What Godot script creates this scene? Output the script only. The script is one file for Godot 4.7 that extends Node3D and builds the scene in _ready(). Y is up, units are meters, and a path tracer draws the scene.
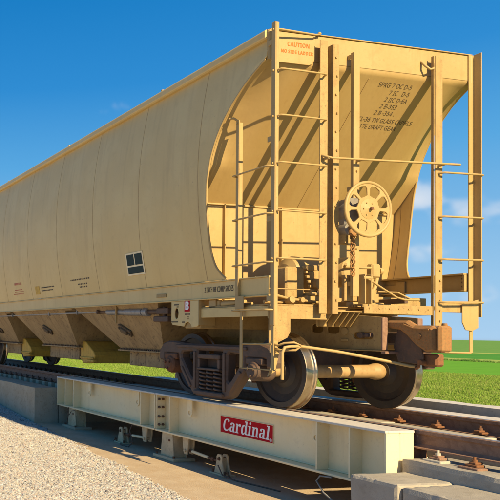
extends Node3D

# ------------------------------------------------------------------ mesh collector
class MB:
	var v := PackedVector3Array()
	var n := PackedVector3Array()
	func tri(a: Vector3, b: Vector3, c: Vector3) -> void:
		var m := (b - a).cross(c - a).normalized()
		v.append(a); v.append(c); v.append(b)
		n.append(m); n.append(m); n.append(m)
	func quad(a: Vector3, b: Vector3, c: Vector3, d: Vector3) -> void:
		tri(a, b, c); tri(a, c, d)
	func ctri(a: Vector3, b: Vector3, c: Vector3, ctr: Vector3) -> void:
		var m := (b - a).cross(c - a)
		if m.dot((a + b + c) / 3.0 - ctr) < 0.0: tri(a, c, b)
		else: tri(a, b, c)
	func cquad(a: Vector3, b: Vector3, c: Vector3, d: Vector3, ctr: Vector3) -> void:
		ctri(a, b, c, ctr); ctri(a, c, d, ctr)
	func stri(a: Vector3, b: Vector3, c: Vector3, na: Vector3, nb: Vector3, nc: Vector3) -> void:
		var m := (b - a).cross(c - a)
		if m.dot(na + nb + nc) >= 0.0:
			v.append(a); v.append(c); v.append(b); n.append(na); n.append(nc); n.append(nb)
		else:
			v.append(a); v.append(b); v.append(c); n.append(na); n.append(nb); n.append(nc)
	func squad(a: Vector3, b: Vector3, c: Vector3, d: Vector3, na: Vector3, nb: Vector3, nc: Vector3, nd: Vector3) -> void:
		stri(a, b, c, na, nb, nc); stri(a, c, d, na, nc, nd)
	# bevelled box
	func box(c: Vector3, s: Vector3, bev := 0.004, bs := Basis()) -> MB:
		var h := s * 0.5
		var b: float = min(bev, min(h.x, min(h.y, h.z)) * 0.45)
		var p := func(g: Vector3, ax: int) -> Vector3:
			var q := Vector3(h.x - b, h.y - b, h.z - b)
			q[ax] = h[ax]
			return c + bs * (q * g)
		for ax in 3:
			var a1 := (ax + 1) % 3
			var a2 := (ax + 2) % 3
			for s0 in [-1.0, 1.0]:
				var qs := []
				for e in [[-1.0, -1.0], [1.0, -1.0], [1.0, 1.0], [-1.0, 1.0]]:
					var g := Vector3(); g[ax] = s0; g[a1] = e[0]; g[a2] = e[1]
					qs.append(p.call(g, ax))
				cquad(qs[0], qs[1], qs[2], qs[3], c)
				for s1 in [-1.0, 1.0]:
					var g1 := Vector3(); g1[ax] = s0; g1[a1] = s1; g1[a2] = -1.0
					var g2 := g1; g2[a2] = 1.0
					cquad(p.call(g1, ax), p.call(g2, ax), p.call(g2, a1), p.call(g1, a1), c)
		for sx in [-1.0, 1.0]:
			for sy in [-1.0, 1.0]:
				for sz in [-1.0, 1.0]:
					var g := Vector3(sx, sy, sz)
					ctri(p.call(g, 0), p.call(g, 1), p.call(g, 2), c)
		return self
	# box from min/max corners
	func bb(x0: float, x1: float, y0: float, y1: float, z0: float, z1: float, bev := 0.004) -> MB:
		return box(Vector3((x0 + x1) / 2, (y0 + y1) / 2, (z0 + z1) / 2), Vector3(abs(x1 - x0), abs(y1 - y0), abs(z1 - z0)), bev)
	func frame_of(d: Vector3) -> Array:
		var up := Vector3.UP if abs(d.y) < 0.9 else Vector3.RIGHT
		var u := d.cross(up).normalized()
		return [u, d.cross(u).normalized()]
	func cyl(a: Vector3, b: Vector3, r0: float, r1 := -1.0, seg := 12, caps := true) -> MB:
		if r1 < 0.0: r1 = r0
		var d := (b - a).normalized()
		var f := frame_of(d)
		var u: Vector3 = f[0]
		var w: Vector3 = f[1]
		var mid := (a + b) * 0.5
		for i in seg:
			var t0 := TAU * i / seg
			var t1 := TAU * (i + 1) / seg
			var n0 := u * cos(t0) + w * sin(t0)
			var n1 := u * cos(t1) + w * sin(t1)
			squad(a + n0 * r0, a + n1 * r0, b + n1 * r1, b + n0 * r1, n0, n1, n1, n0)
			if caps:
				ctri(a, a + n0 * r0, a + n1 * r0, mid)
				ctri(b, b + n0 * r1, b + n1 * r1, mid)
		return self
	func tube(pts: Array, r: float, seg := 8) -> MB:
		var m := pts.size()
		var u := Vector3()
		var rings := []
		var nrm := []
		for i in m:
			var p: Vector3 = pts[i]
			var d: Vector3
			if i == 0: d = pts[1] - p
			elif i == m - 1: d = p - pts[i - 1]
			else: d = (pts[i + 1] - p).normalized() + (p - pts[i - 1]).normalized()
			d = d.normalized()
			if i == 0: u = frame_of(d)[0]
			else: u = (u - d * u.dot(d)).normalized()
			var w := d.cross(u)
			var ring := []
			var nn := []
			for k in seg:
				var t := TAU * k / seg
				var q: Vector3 = u * cos(t) + w * sin(t)
				ring.append(p + q * r); nn.append(q)
			rings.append(ring); nrm.append(nn)
		for i in m - 1:
			for k in seg:
				var k2 := (k + 1) % seg
				squad(rings[i][k], rings[i][k2], rings[i + 1][k2], rings[i + 1][k], nrm[i][k], nrm[i][k2], nrm[i + 1][k2], nrm[i + 1][k])
		for k in range(1, seg - 1):
			ctri(rings[0][0], rings[0][k], rings[0][k + 1], pts[1])
			ctri(rings[m - 1][0], rings[m - 1][k], rings[m - 1][k + 1], pts[m - 2])
		return self
	# profile: Vector2(radius, along), axis is a unit vector
	func lathe(prof: Array, o: Vector3, axis: Vector3, seg := 40) -> MB:
		var f := frame_of(axis)
		var u: Vector3 = f[0]
		var w: Vector3 = f[1]
		for j in prof.size() - 1:
			var p: Vector2 = prof[j]
			var q: Vector2 = prof[j + 1]
			var t := (q - p)
			if t.length() < 1e-6: continue
			t = t.normalized()
			var nr := Vector2(-t.y, t.x)      # (radial, axial)
			for i in seg:
				var a0 := TAU * i / seg
				var a1 := TAU * (i + 1) / seg
				var e0 := u * cos(a0) + w * sin(a0)
				var e1 := u * cos(a1) + w * sin(a1)
				var n0 := -(e0 * nr.x + axis * nr.y)
				var n1 := -(e1 * nr.x + axis * nr.y)
				if p.x < 1e-6: stri(o + axis * p.y, o + e0 * q.x + axis * q.y, o + e1 * q.x + axis * q.y, n0, n0, n1)
				elif q.x < 1e-6: stri(o + e0 * p.x + axis * p.y, o + e1 * p.x + axis * p.y, o + axis * q.y, n0, n1, n1)
				else: squad(o + e0 * p.x + axis * p.y, o + e1 * p.x + axis * p.y, o + e1 * q.x + axis * q.y, o + e0 * q.x + axis * q.y, n0, n1, n1, n0)
		return self
	static func inset(l: PackedVector2Array, b: float) -> PackedVector2Array:
		var out := PackedVector2Array()
		var m := l.size()
		for i in m:
			var p := l[i]
			var e0 := (p - l[(i + m - 1) % m]).normalized()
			var e1 := (l[(i + 1) % m] - p).normalized()
			var n0 := Vector2(-e0.y, e0.x)
			var n1 := Vector2(-e1.y, e1.x)
			var k := (n0 + n1)
			var den: float = max(0.35, 1.0 + n0.dot(n1))
			out.append(p + k / den * b)
		return out
	# extruded plate: polygon in (u, v), thickness along w, bevelled rims; loops are made counter-clockwise outside, clockwise for holes
	func plate(poly: PackedVector2Array, o: Vector3, u: Vector3, vv: Vector3, th: float, bev := 0.003, holes: Array = []) -> MB:
		var w := u.cross(vv).normalized()
		var P := poly
		if Geometry2D.is_polygon_clockwise(P): P = P.duplicate(); P.reverse()
		var loops := [P]
		for hh in holes:
			var H: PackedVector2Array = hh
			if not Geometry2D.is_polygon_clockwise(H): H = H.duplicate(); H.reverse()
			loops.append(H)
		var ins := []
		for l in loops: ins.append(inset(l, bev))
		# bridge holes
		var cap: PackedVector2Array = ins[0].duplicate()
		for k in range(1, ins.size()):
			var H: PackedVector2Array = ins[k]
			var best := 1e9
			var bi := 0
			var bj := 0
			for i in cap.size():
				for j in H.size():
					var dd := cap[i].distance_squared_to(H[j])
					if dd < best: best = dd; bi = i; bj = j
			var nc := PackedVector2Array()
			for i in bi + 1: nc.append(cap[i])
			for j in H.size() + 1: nc.append(H[(bj + j) % H.size()])
			for i in range(bi, cap.size()): nc.append(cap[i])
			cap = nc
		var idx := Geometry2D.triangulate_polygon(cap)
		var P3 := func(q: Vector2, t: float) -> Vector3: return o + u * q.x + vv * q.y + w * t
		for i in range(0, idx.size(), 3):
			var a: Vector2 = cap[idx[i]]
			var b: Vector2 = cap[idx[i + 1]]
			var c: Vector2 = cap[idx[i + 2]]
			if (b - a).cross(c - a) < 0.0:
				var t := b; b = c; c = t
			tri(P3.call(a, th), P3.call(b, th), P3.call(c, th))
			tri(P3.call(a, 0.0), P3.call(c, 0.0), P3.call(b, 0.0))
		for k in loops.size():
			var l: PackedVector2Array = loops[k]
			var q: PackedVector2Array = ins[k]
			for i in l.size():
				var j := (i + 1) % l.size()
				quad(P3.call(l[i], bev), P3.call(l[j], bev), P3.call(l[j], th - bev), P3.call(l[i], th - bev))
				quad(P3.call(l[i], th - bev), P3.call(l[j], th - bev), P3.call(q[j], th), P3.call(q[i], th))
				quad(P3.call(q[i], 0.0), P3.call(q[j], 0.0), P3.call(l[j], bev), P3.call(l[i], bev))
		return self
	func ball(c: Vector3, r: float, seg := 10) -> MB:
		var pr := []
		for i in seg / 2 + 1:
			var t := PI * i / (seg / 2)
			pr.append(Vector2(max(0.0, r * sin(t)), -r * cos(t)))
		return lathe(pr, c, Vector3.UP, seg)
	func ring(c: Vector3, axis: Vector3, R: float, r: float, seg := 24, k := 8) -> MB:
		var f := frame_of(axis)
		var u: Vector3 = f[0]
		var w: Vector3 = f[1]
		for i in seg:
			var a0 := TAU * i / seg
			var a1 := TAU * (i + 1) / seg
			var e0 := u * cos(a0) + w * sin(a0)
			var e1 := u * cos(a1) + w * sin(a1)
			for j in k:
				var b0 := TAU * j / k
				var b1 := TAU * (j + 1) / k
				var n00 := e0 * cos(b0) + axis * sin(b0)
				var n01 := e0 * cos(b1) + axis * sin(b1)
				var n10 := e1 * cos(b0) + axis * sin(b0)
				var n11 := e1 * cos(b1) + axis * sin(b1)
				squad(c + e0 * R + n00 * r, c + e1 * R + n10 * r, c + e1 * R + n11 * r, c + e0 * R + n01 * r, n00, n10, n11, n01)
		return self
	func mesh() -> ArrayMesh:
		var a := []
		a.resize(Mesh.ARRAY_MAX)
		a[Mesh.ARRAY_VERTEX] = v
		a[Mesh.ARRAY_NORMAL] = n
		var m := ArrayMesh.new()
		m.add_surface_from_arrays(Mesh.PRIMITIVE_TRIANGLES, a)
		return m

# ------------------------------------------------------------------ helpers
var M := {}
var used := {}
var sans: SystemFont
var sans_bold: SystemFont
var serif_italic: SystemFont
var sans_italic: SystemFont

func numbered(called: String) -> String:
	var k: int = used.get(called, 0)
	used[called] = k + 1
	return called if k == 0 else "%s_%03d" % [called, k]

func obj(called: String, mb: MB, mat: Material, parent: Node = null) -> MeshInstance3D:
	var o := MeshInstance3D.new()
	o.mesh = mb.mesh()
	o.material_override = mat
	if parent == null:
		o.name = numbered(called)
		add_child(o)
	else:
		o.name = called
		parent.add_child(o, true)
	return o

func inst(called: String, mesh: Mesh, mat: Material, xf: Transform3D, parent: Node) -> MeshInstance3D:
	var o := MeshInstance3D.new()
	o.mesh = mesh
	o.material_override = mat
	o.transform = xf
	o.name = called
	parent.add_child(o, true)
	return o

func tag(o: Node, label: String, category: String, group := "") -> Node:
	o.set_meta("label", label)
	o.set_meta("category", category)
	if group != "": o.set_meta("group", group)
	return o

func thing(called: String, label: String, category: String, at := Vector3.ZERO, group := "") -> Node3D:
	var o := Node3D.new()
	o.name = numbered(called)
	o.position = at
	add_child(o)
	tag(o, label, category, group)
	return o

func struct_(o: Node) -> Node:
	o.set_meta("kind", "structure")
	return o

func ordinal(n: int) -> String:
	var suf := "th"
	if n % 100 < 11 or n % 100 > 13: suf = ["th", "st", "nd", "rd", "th", "th", "th", "th", "th", "th"][n % 10]
	return "%d%s" % [n, suf]

func pv(a: Array) -> PackedVector2Array:
	var r := PackedVector2Array()
	for i in range(0, a.size(), 2): r.append(Vector2(a[i], a[i + 1]))
	return r

func zy(a: Array) -> PackedVector2Array:
	var r := PackedVector2Array()
	for i in range(0, a.size(), 2): r.append(Vector2(-a[i], a[i + 1]))
	return r

func circle2(c: Vector2, rx: float, ry: float, seg := 16) -> PackedVector2Array:
	var r := PackedVector2Array()
	for i in seg: r.append(c + Vector2(cos(TAU * i / seg) * rx, sin(TAU * i / seg) * ry))
	return r

func lin(r: float, g: float, b: float) -> Color: return Color(r, g, b).linear_to_srgb()

func nimg(seed_: int, freq: float, oct := 4, size := 512, kind := FastNoiseLite.TYPE_SIMPLEX_SMOOTH) -> PackedByteArray:
	var f := FastNoiseLite.new()
	f.seed = seed_
	f.noise_type = kind
	f.frequency = freq
	f.fractal_octaves = oct
	return f.get_seamless_image(size, size, false, false, 0.2).get_data()

func streaks(seed_: int) -> PackedByteArray:
	var f := FastNoiseLite.new()
	f.seed = seed_
	f.frequency = 0.035
	f.fractal_octaves = 4
	var im := f.get_seamless_image(512, 48, false, false, 0.25)
	im.resize(512, 512, Image.INTERPOLATE_CUBIC)
	return im.get_data()

# base: linear colour; layers: [noise bytes, lo, hi, linear colour, strength]
func tex(base: Color, layers: Array, size := 512) -> ImageTexture:
	var data := PackedByteArray()
	data.resize(size * size * 3)
	var ramps := []
	for l in layers:
		var rp := PackedFloat32Array()
		for i in 256: rp.append(smoothstep(l[1], l[2], i / 255.0) * l[4])
		ramps.append(rp)
	var lut := PackedByteArray()
	for i in 1025: lut.append(int(clamp(Color(i / 1024.0, 0, 0).linear_to_srgb().r * 255.0 + 0.5, 0, 255)))
	var m := layers.size()
	for i in size * size:
		var r := base.r
		var g := base.g
		var b := base.b
		for k in m:
			var L: Array = layers[k]
			var bytes: PackedByteArray = L[0]
			var t: float = ramps[k][bytes[i]]
			if t > 0.0:
				var c: Color = L[3]
				r += (c.r - r) * t
				g += (c.g - g) * t
				b += (c.b - b) * t
		data[i * 3] = lut[int(clamp(r, 0.0, 1.0) * 1024.0)]
		data[i * 3 + 1] = lut[int(clamp(g, 0.0, 1.0) * 1024.0)]
		data[i * 3 + 2] = lut[int(clamp(b, 0.0, 1.0) * 1024.0)]
	var im := Image.create_from_data(size, size, false, Image.FORMAT_RGB8, data)
	im.generate_mipmaps()
	return ImageTexture.create_from_image(im)

func bump(bytes: PackedByteArray, amount: float, size := 512) -> ImageTexture:
	var im := Image.create_from_data(size, size, false, Image.FORMAT_L8, bytes.duplicate())
	im.convert(Image.FORMAT_RGBA8)
	im.bump_map_to_normal_map(amount)
	im.generate_mipmaps()
	return ImageTexture.create_from_image(im)

func mat(t: Texture2D, rough: float, scale: float, metal := 0.0, nrm: Texture2D = null, ns := 0.5) -> StandardMaterial3D:
	var m := StandardMaterial3D.new()
	m.albedo_texture = t
	m.roughness = rough
	m.metallic = metal
	m.uv1_triplanar = true
	m.uv1_scale = Vector3.ONE * scale
	if nrm:
		m.normal_enabled = true
		m.normal_texture = nrm
		m.normal_scale = ns
	return m

func plain(c: Color, rough: float, metal := 0.0) -> StandardMaterial3D:
	var m := StandardMaterial3D.new()
	m.albedo_color = c
	m.roughness = rough
	m.metallic = metal
	return m

func text(called: String, s: String, em: float, bs: Basis, at: Vector3, m: Material, parent: Node, font: Font, align := HORIZONTAL_ALIGNMENT_LEFT) -> MeshInstance3D:
	var t := TextMesh.new()
	t.text = s
	t.font = font
	t.font_size = 64
	t.pixel_size = em / 64.0
	t.depth = 0.002
	t.horizontal_alignment = align
	t.vertical_alignment = VERTICAL_ALIGNMENT_CENTER
	var o := MeshInstance3D.new()
	o.mesh = t
	o.material_override = m
	o.transform = Transform3D(bs, at)
	o.name = called
	parent.add_child(o, true)
	return o

# ------------------------------------------------------------------ ready
func _ready() -> void:
	setup_camera_and_light()
	setup_materials()
	build_ground()
	build_track()
	build_weighbridge()
	build_car()
	build_gravel_and_grass()

func setup_camera_and_light() -> void:
	var cam := Camera3D.new()
	cam.name = "camera"
	cam.projection = Camera3D.PROJECTION_FRUSTUM
	cam.near = 0.1
	cam.far = 6000.0
	cam.size = 0.1 * 500.0 / 702.072
	cam.frustum_offset = Vector2((250.0 + 76.638) / 702.072 * 0.1, (313.879 - 250.0) / 702.072 * 0.1)
	cam.transform = Transform3D(Basis(Vector3(0.22488, 0.01779, -0.97422), Vector3(0.01870, 0.99957, 0.02257), Vector3(0.97421, -0.02330, 0.22445)).orthonormalized(), Vector3(8.2848, 0.8720, 7.0084))
	add_child(cam)
	cam.current = true
	# sun
	var el := deg_to_rad(30.0)
	var az := deg_to_rad(-5.0)
	var to_sun := Vector3(cos(el) * cos(az), sin(el), cos(el) * sin(az))
	var sun := DirectionalLight3D.new()
	sun.name = "sun"
	sun.light_energy = 1.6
	sun.light_color = Color(1.0, 0.895, 0.69)
	sun.light_angular_distance = 0.5
	sun.shadow_enabled = true
	add_child(sun)
	sun.look_at_from_position(to_sun * 50.0, Vector3.ZERO, Vector3.UP)
	# sky
	var env := Environment.new()
	env.background_mode = Environment.BG_SKY
	env.tonemap_mode = Environment.TONE_MAPPER_LINEAR
	env.tonemap_exposure = 1.9
	env.sdfgi_enabled = true
	env.ssao_enabled = true
	env.ssil_enabled = true
	var sm := PanoramaSkyMaterial.new()
	sm.panorama = sky_image()
	sm.energy_multiplier = 1.0
	var sky := Sky.new()
	sky.sky_material = sm
	env.sky = sky
	var we := WorldEnvironment.new()
	we.name = "world_environment"
	we.environment = env
	add_child(we)

func sky_image() -> ImageTexture:
	var W := 2048
	var H := 1024
	var im := Image.create(W, H, false, Image.FORMAT_RGBF)
	var f := FastNoiseLite.new()
	f.seed = 7
	f.frequency = 5.5
	f.fractal_octaves = 5
	var f2 := FastNoiseLite.new()
	f2.seed = 11
	f2.frequency = 1.7
	f2.fractal_octaves = 2
	# elevation in degrees -> linear colour
	var stops := [[-90.0, Color(0.1684, 0.1947, 0.2105)], [-2.0, Color(0.2158, 0.3263, 0.4421)], [0.0, Color(0.2158, 0.3316, 0.4526)], [4.0, Color(0.1684, 0.3000, 0.4368)], [8.0, Color(0.1105, 0.2526, 0.4158)], [13.0, Color(0.0526, 0.2053, 0.3947)], [19.0, Color(0.0158, 0.1395, 0.3421)], [26.0, Color(0.0053, 0.1079, 0.2947)], [45.0, Color(0.0095, 0.0895, 0.2474)], [90.0, Color(0.0116, 0.0789, 0.2158)]]
	var clouds := [[-41.9, 9.2, 1.5, 1.15, 0.75], [-39.3, 8.3, 1.3, 1.0, 0.5], [-41.6, 5.8, 1.6, 0.8, 0.36], [-37.4, 7.6, 1.6, 1.1, 0.42], [-38.2, 2.6, 2.2, 0.8, 0.33], [-36.2, 4.2, 1.8, 0.9, 0.33], [-61.7, 17.4, 1.2, 0.8, 0.36], [-62.6, 17.9, 0.7, 0.5, 0.3]]
	var rng := RandomNumberGenerator.new()
	rng.seed = 5
	for i in 60:
		var a := rng.randf_range(-34.0, 280.0)
		clouds.append([a if a < 180.0 else a - 360.0, rng.randf_range(2.0, 13.0), rng.randf_range(1.5, 5.0), rng.randf_range(0.7, 1.8), rng.randf_range(0.25, 0.7)])
	for y in H:
		var el := 90.0 - 180.0 * (y + 0.5) / H
		var c := Color()
		for k in stops.size() - 1:
			if el >= stops[k][0] and el <= stops[k + 1][0]:
				c = (stops[k][1] as Color).lerp(stops[k + 1][1], (el - stops[k][0]) / (stops[k + 1][0] - stops[k][0]))
		if el < -1.0 or el > 22.0:
			im.fill_rect(Rect2i(0, y, W, 1), c)
			continue
		var near := []
		for q in clouds:
			if abs(el - q[1]) < q[3] * 2.2: near.append(q)
		for x in W:
			var az := 360.0 * (x + 0.5) / W
			if az > 180.0: az -= 360.0
			var t := 0.0
			for q in near:
				var dx: float = (az - q[0]) / q[2]
				if abs(dx) > 2.0: continue
				var dy: float = (el - q[1]) / q[3]
				if dy < 0.0: dy *= 1.7
				t = max(t, (1.0 - sqrt(dx * dx + dy * dy) * 0.6) * q[4])
			if t <= 0.0:
				im.set_pixel(x, y, c)
				continue
			var d := Vector3(sin(deg_to_rad(az)) * cos(deg_to_rad(el)), sin(deg_to_rad(el)) * 1.6, -cos(deg_to_rad(az)) * cos(deg_to_rad(el)))
			var nz := f.get_noise_3dv(d * 2.6) * 0.6 + f.get_noise_3dv(d * 8.0) * 0.35
			var al: float = smoothstep(0.16, 0.60, t + nz * 0.9) * min(0.9, 0.25 + t * 0.8)
			im.set_pixel(x, y, c.lerp(Color(0.41, 0.43, 0.46), al))
	return ImageTexture.create_from_image(im)

func setup_materials() -> void:
	sans = SystemFont.new(); sans.font_names = PackedStringArray(["Droid Sans"])
	sans_bold = SystemFont.new(); sans_bold.font_names = PackedStringArray(["Droid Sans"]); sans_bold.font_weight = 700
	sans_italic = SystemFont.new(); sans_italic.font_names = PackedStringArray(["Droid Sans"]); sans_italic.font_italic = true
	serif_italic = SystemFont.new(); serif_italic.font_names = PackedStringArray(["Droid Serif"]); serif_italic.font_italic = true; serif_italic.font_weight = 700
	var big := nimg(1, 0.006, 4)
	var mid := nimg(2, 0.02, 5)
	var fine := nimg(3, 0.09, 3)
	var grit := nimg(4, 0.25, 2)
	var spot := nimg(5, 0.05, 2)
	var spot2 := nimg(6, 0.12, 2)
	var streak := streaks(12)
	var cell := nimg(8, 0.06, 2, 512, FastNoiseLite.TYPE_CELLULAR)
	var nf := bump(fine, 1.5)
	var ng := bump(grit, 3.0)
	var nm := bump(mid, 3.0)
	var tan := Color(0.50, 0.345, 0.15)
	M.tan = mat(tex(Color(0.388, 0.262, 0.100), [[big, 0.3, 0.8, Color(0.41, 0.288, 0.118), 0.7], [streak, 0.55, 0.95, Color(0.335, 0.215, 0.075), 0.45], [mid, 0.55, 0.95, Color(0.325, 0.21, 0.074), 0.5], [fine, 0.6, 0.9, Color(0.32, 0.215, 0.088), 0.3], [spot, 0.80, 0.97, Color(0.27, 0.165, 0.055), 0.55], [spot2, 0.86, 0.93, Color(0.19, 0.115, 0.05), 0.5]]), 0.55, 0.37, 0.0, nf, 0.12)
	M.side = mat(tex(Color(0.60, 0.43, 0.168), [[big, 0.3, 0.8, Color(0.64, 0.475, 0.20), 0.7], [streak, 0.52, 0.95, Color(0.50, 0.35, 0.14), 0.5], [mid, 0.6, 0.95, Color(0.51, 0.36, 0.145), 0.45], [fine, 0.62, 0.9, Color(0.51, 0.365, 0.15), 0.22], [spot2, 0.87, 0.93, Color(0.28, 0.18, 0.09), 0.45]]), 0.5, 0.31, 0.0, nf, 0.08)  # same car paint as tan, mixed lighter to brighten the shaded side
	M.tan_dirty = mat(tex(Color(0.375, 0.255, 0.096), [[big, 0.35, 0.75, Color(0.32, 0.20, 0.07), 0.6], [streak, 0.5, 0.9, Color(0.27, 0.17, 0.06), 0.5], [mid, 0.5, 0.9, Color(0.26, 0.16, 0.06), 0.55], [fine, 0.6, 0.9, Color(0.24, 0.15, 0.065), 0.45], [spot, 0.72, 0.93, Color(0.14, 0.088, 0.045), 0.6], [spot2, 0.80, 0.92, Color(0.11, 0.07, 0.042), 0.6]]), 0.68, 0.75, 0.0, nf, 0.2)
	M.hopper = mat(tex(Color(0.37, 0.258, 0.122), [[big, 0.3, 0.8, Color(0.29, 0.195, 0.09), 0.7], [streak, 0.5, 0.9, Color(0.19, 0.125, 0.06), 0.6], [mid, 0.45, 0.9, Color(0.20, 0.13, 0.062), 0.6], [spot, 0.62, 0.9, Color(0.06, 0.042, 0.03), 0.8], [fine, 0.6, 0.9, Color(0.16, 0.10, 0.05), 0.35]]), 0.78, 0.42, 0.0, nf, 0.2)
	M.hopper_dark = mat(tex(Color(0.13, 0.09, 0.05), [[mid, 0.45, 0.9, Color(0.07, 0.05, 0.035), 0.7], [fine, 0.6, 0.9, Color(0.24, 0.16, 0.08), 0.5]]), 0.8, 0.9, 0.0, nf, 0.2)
	M.yellow = mat(tex(Color(0.58, 0.36, 0.055), [[mid, 0.4, 0.8, Color(0.46, 0.27, 0.04), 0.6], [streak, 0.5, 0.9, Color(0.25, 0.14, 0.03), 0.6], [spot2, 0.72, 0.9, Color(0.15, 0.085, 0.03), 0.6]]), 0.65, 0.9)  # stencil yellow, also sunlight painted onto the hopper outlets
	M.steel_grey = mat(tex(Color(0.235, 0.215, 0.185), [[mid, 0.4, 0.8, Color(0.175, 0.155, 0.13), 0.6], [spot2, 0.75, 0.9, Color(0.16, 0.09, 0.05), 0.6]]), 0.55, 1.0, 0.1)
	M.pipe = mat(tex(Color(0.27, 0.275, 0.285), [[mid, 0.4, 0.8, Color(0.18, 0.165, 0.15), 0.6], [fine, 0.6, 0.9, Color(0.2, 0.13, 0.08), 0.4]]), 0.5, 1.0, 0.3)
	M.cast = mat(tex(Color(0.105, 0.066, 0.046), [[big, 0.3, 0.8, Color(0.070, 0.048, 0.038), 0.7], [mid, 0.5, 0.85, Color(0.15, 0.075, 0.042), 0.65], [fine, 0.65, 0.9, Color(0.20, 0.115, 0.065), 0.5], [spot2, 0.8, 0.9, Color(0.19, 0.135, 0.10), 0.5]]), 0.7, 1.3, 0.0, ng, 0.4)
	M.rust = mat(tex(Color(0.155, 0.07, 0.034), [[mid, 0.4, 0.8, Color(0.10, 0.045, 0.025), 0.7], [fine, 0.6, 0.9, Color(0.24, 0.11, 0.045), 0.6], [grit, 0.7, 0.95, Color(0.06, 0.03, 0.02), 0.5]]), 0.85, 1.4, 0.0, ng, 0.6)
	M.rust_bright = mat(tex(Color(0.29, 0.155, 0.055), [[mid, 0.35, 0.75, Color(0.22, 0.12, 0.045), 0.8], [spot, 0.64, 0.78, Color(0.46, 0.14, 0.03), 0.8], [fine, 0.6, 0.9, Color(0.16, 0.075, 0.03), 0.5], [spot2, 0.72, 0.85, Color(0.14, 0.065, 0.03), 0.6]]), 0.85, 2.6, 0.0, ng, 0.5)
	M.rust_clip = mat(tex(Color(0.20, 0.085, 0.035), [[mid, 0.35, 0.75, Color(0.15, 0.07, 0.032), 0.8], [spot, 0.6, 0.8, Color(0.28, 0.105, 0.03), 0.7], [grit, 0.7, 0.95, Color(0.08, 0.045, 0.03), 0.5]]), 0.85, 2.2, 0.0, ng, 0.5)
	M.rust_pale = mat(tex(Color(0.25, 0.145, 0.095), [[mid, 0.35, 0.75, Color(0.185, 0.10, 0.065), 0.8], [fine, 0.6, 0.85, Color(0.32, 0.20, 0.135), 0.5], [grit, 0.7, 0.95, Color(0.10, 0.06, 0.042), 0.5]]), 0.85, 1.1, 0.0, ng, 0.5)
	M.tread = mat(tex(Color(0.47, 0.385, 0.27), [[mid, 0.5, 0.8, Color(0.34, 0.25, 0.15), 0.6], [fine, 0.6, 0.9, Color(0.25, 0.17, 0.1), 0.4]]), 0.27, 1.0, 0.95)
	M.railtop = mat(tex(Color(0.45, 0.41, 0.37), [[mid, 0.4, 0.8, Color(0.3, 0.22, 0.17), 0.7]]), 0.4, 1.0, 0.6)
	M.wheel = mat(tex(Color(0.045, 0.036, 0.032), [[big, 0.3, 0.8, Color(0.032, 0.026, 0.025), 0.7], [mid, 0.5, 0.85, Color(0.075, 0.048, 0.032), 0.6], [fine, 0.65, 0.95, Color(0.09, 0.065, 0.045), 0.4]]), 0.6, 1.2, 0.0, nf, 0.2)
	M.axle = mat(tex(Color(0.36, 0.235, 0.10), [[mid, 0.4, 0.8, Color(0.25, 0.15, 0.06), 0.7], [spot2, 0.75, 0.9, Color(0.1, 0.07, 0.04), 0.6]]), 0.6, 1.0)
	M.cream = mat(tex(Color(0.80, 0.655, 0.385), [[big, 0.3, 0.8, Color(0.82, 0.69, 0.43), 0.7], [streak, 0.58, 0.97, Color(0.66, 0.53, 0.31), 0.4], [mid, 0.6, 0.95, Color(0.66, 0.54, 0.33), 0.45], [fine, 0.66, 0.95, Color(0.60, 0.48, 0.29), 0.35], [spot, 0.83, 0.97, Color(0.50, 0.37, 0.2), 0.5], [spot2, 0.88, 0.93, Color(0.33, 0.22, 0.12), 0.55]]), 0.5, 0.5, 0.0, nf, 0.08)
	M.cream_dirty = mat(tex(Color(0.56, 0.45, 0.27), [[big, 0.3, 0.8, Color(0.48, 0.375, 0.22), 0.7], [mid, 0.5, 0.9, Color(0.38, 0.28, 0.16), 0.6], [fine, 0.6, 0.9, Color(0.32, 0.22, 0.12), 0.45], [spot2, 0.78, 0.9, Color(0.22, 0.13, 0.07), 0.6]]), 0.6, 1.1, 0.0, nf, 0.15)
	M.flange = mat(tex(Color(0.58, 0.54, 0.47), [[big, 0.3, 0.8, Color(0.63, 0.57, 0.46), 0.7], [mid, 0.5, 0.9, Color(0.44, 0.41, 0.36), 0.6], [spot, 0.72, 0.85, Color(0.30, 0.25, 0.2), 0.45], [fine, 0.6, 0.9, Color(0.4, 0.36, 0.3), 0.3]]), 0.55, 0.7, 0.0, nf, 0.1)
	M.deck = mat(tex(Color(0.40, 0.375, 0.315), [[big, 0.3, 0.8, Color(0.46, 0.42, 0.34), 0.7], [mid, 0.5, 0.9, Color(0.30, 0.27, 0.23), 0.6], [fine, 0.6, 0.9, Color(0.26, 0.22, 0.18), 0.35]]), 0.7, 0.9, 0.0, nf, 0.2)
	M.seam = mat(tex(Color(0.40, 0.275, 0.12), [[mid, 0.45, 0.8, Color(0.48, 0.34, 0.15), 0.8], [fine, 0.6, 0.9, Color(0.27, 0.16, 0.07), 0.6]]), 0.8, 0.8)
	M.red = plain(lin(0.46, 0.003, 0.012), 0.62)
	(M.red as StandardMaterial3D).metallic_specular = 0.25
	M.white = plain(lin(0.82, 0.81, 0.78), 0.5)
	M.black = plain(lin(0.03, 0.028, 0.026), 0.6)
	M.ink = mat(tex(Color(0.085, 0.06, 0.035), [[fine, 0.55, 0.8, Color(0.22, 0.15, 0.07), 0.6]]), 0.7, 3.0)
	M.orange = plain(lin(0.70, 0.13, 0.012), 0.7)
	M.darkpanel = plain(lin(0.022, 0.040, 0.036), 0.95)
	M.redink = plain(lin(0.42, 0.12, 0.06), 0.6)
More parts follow.
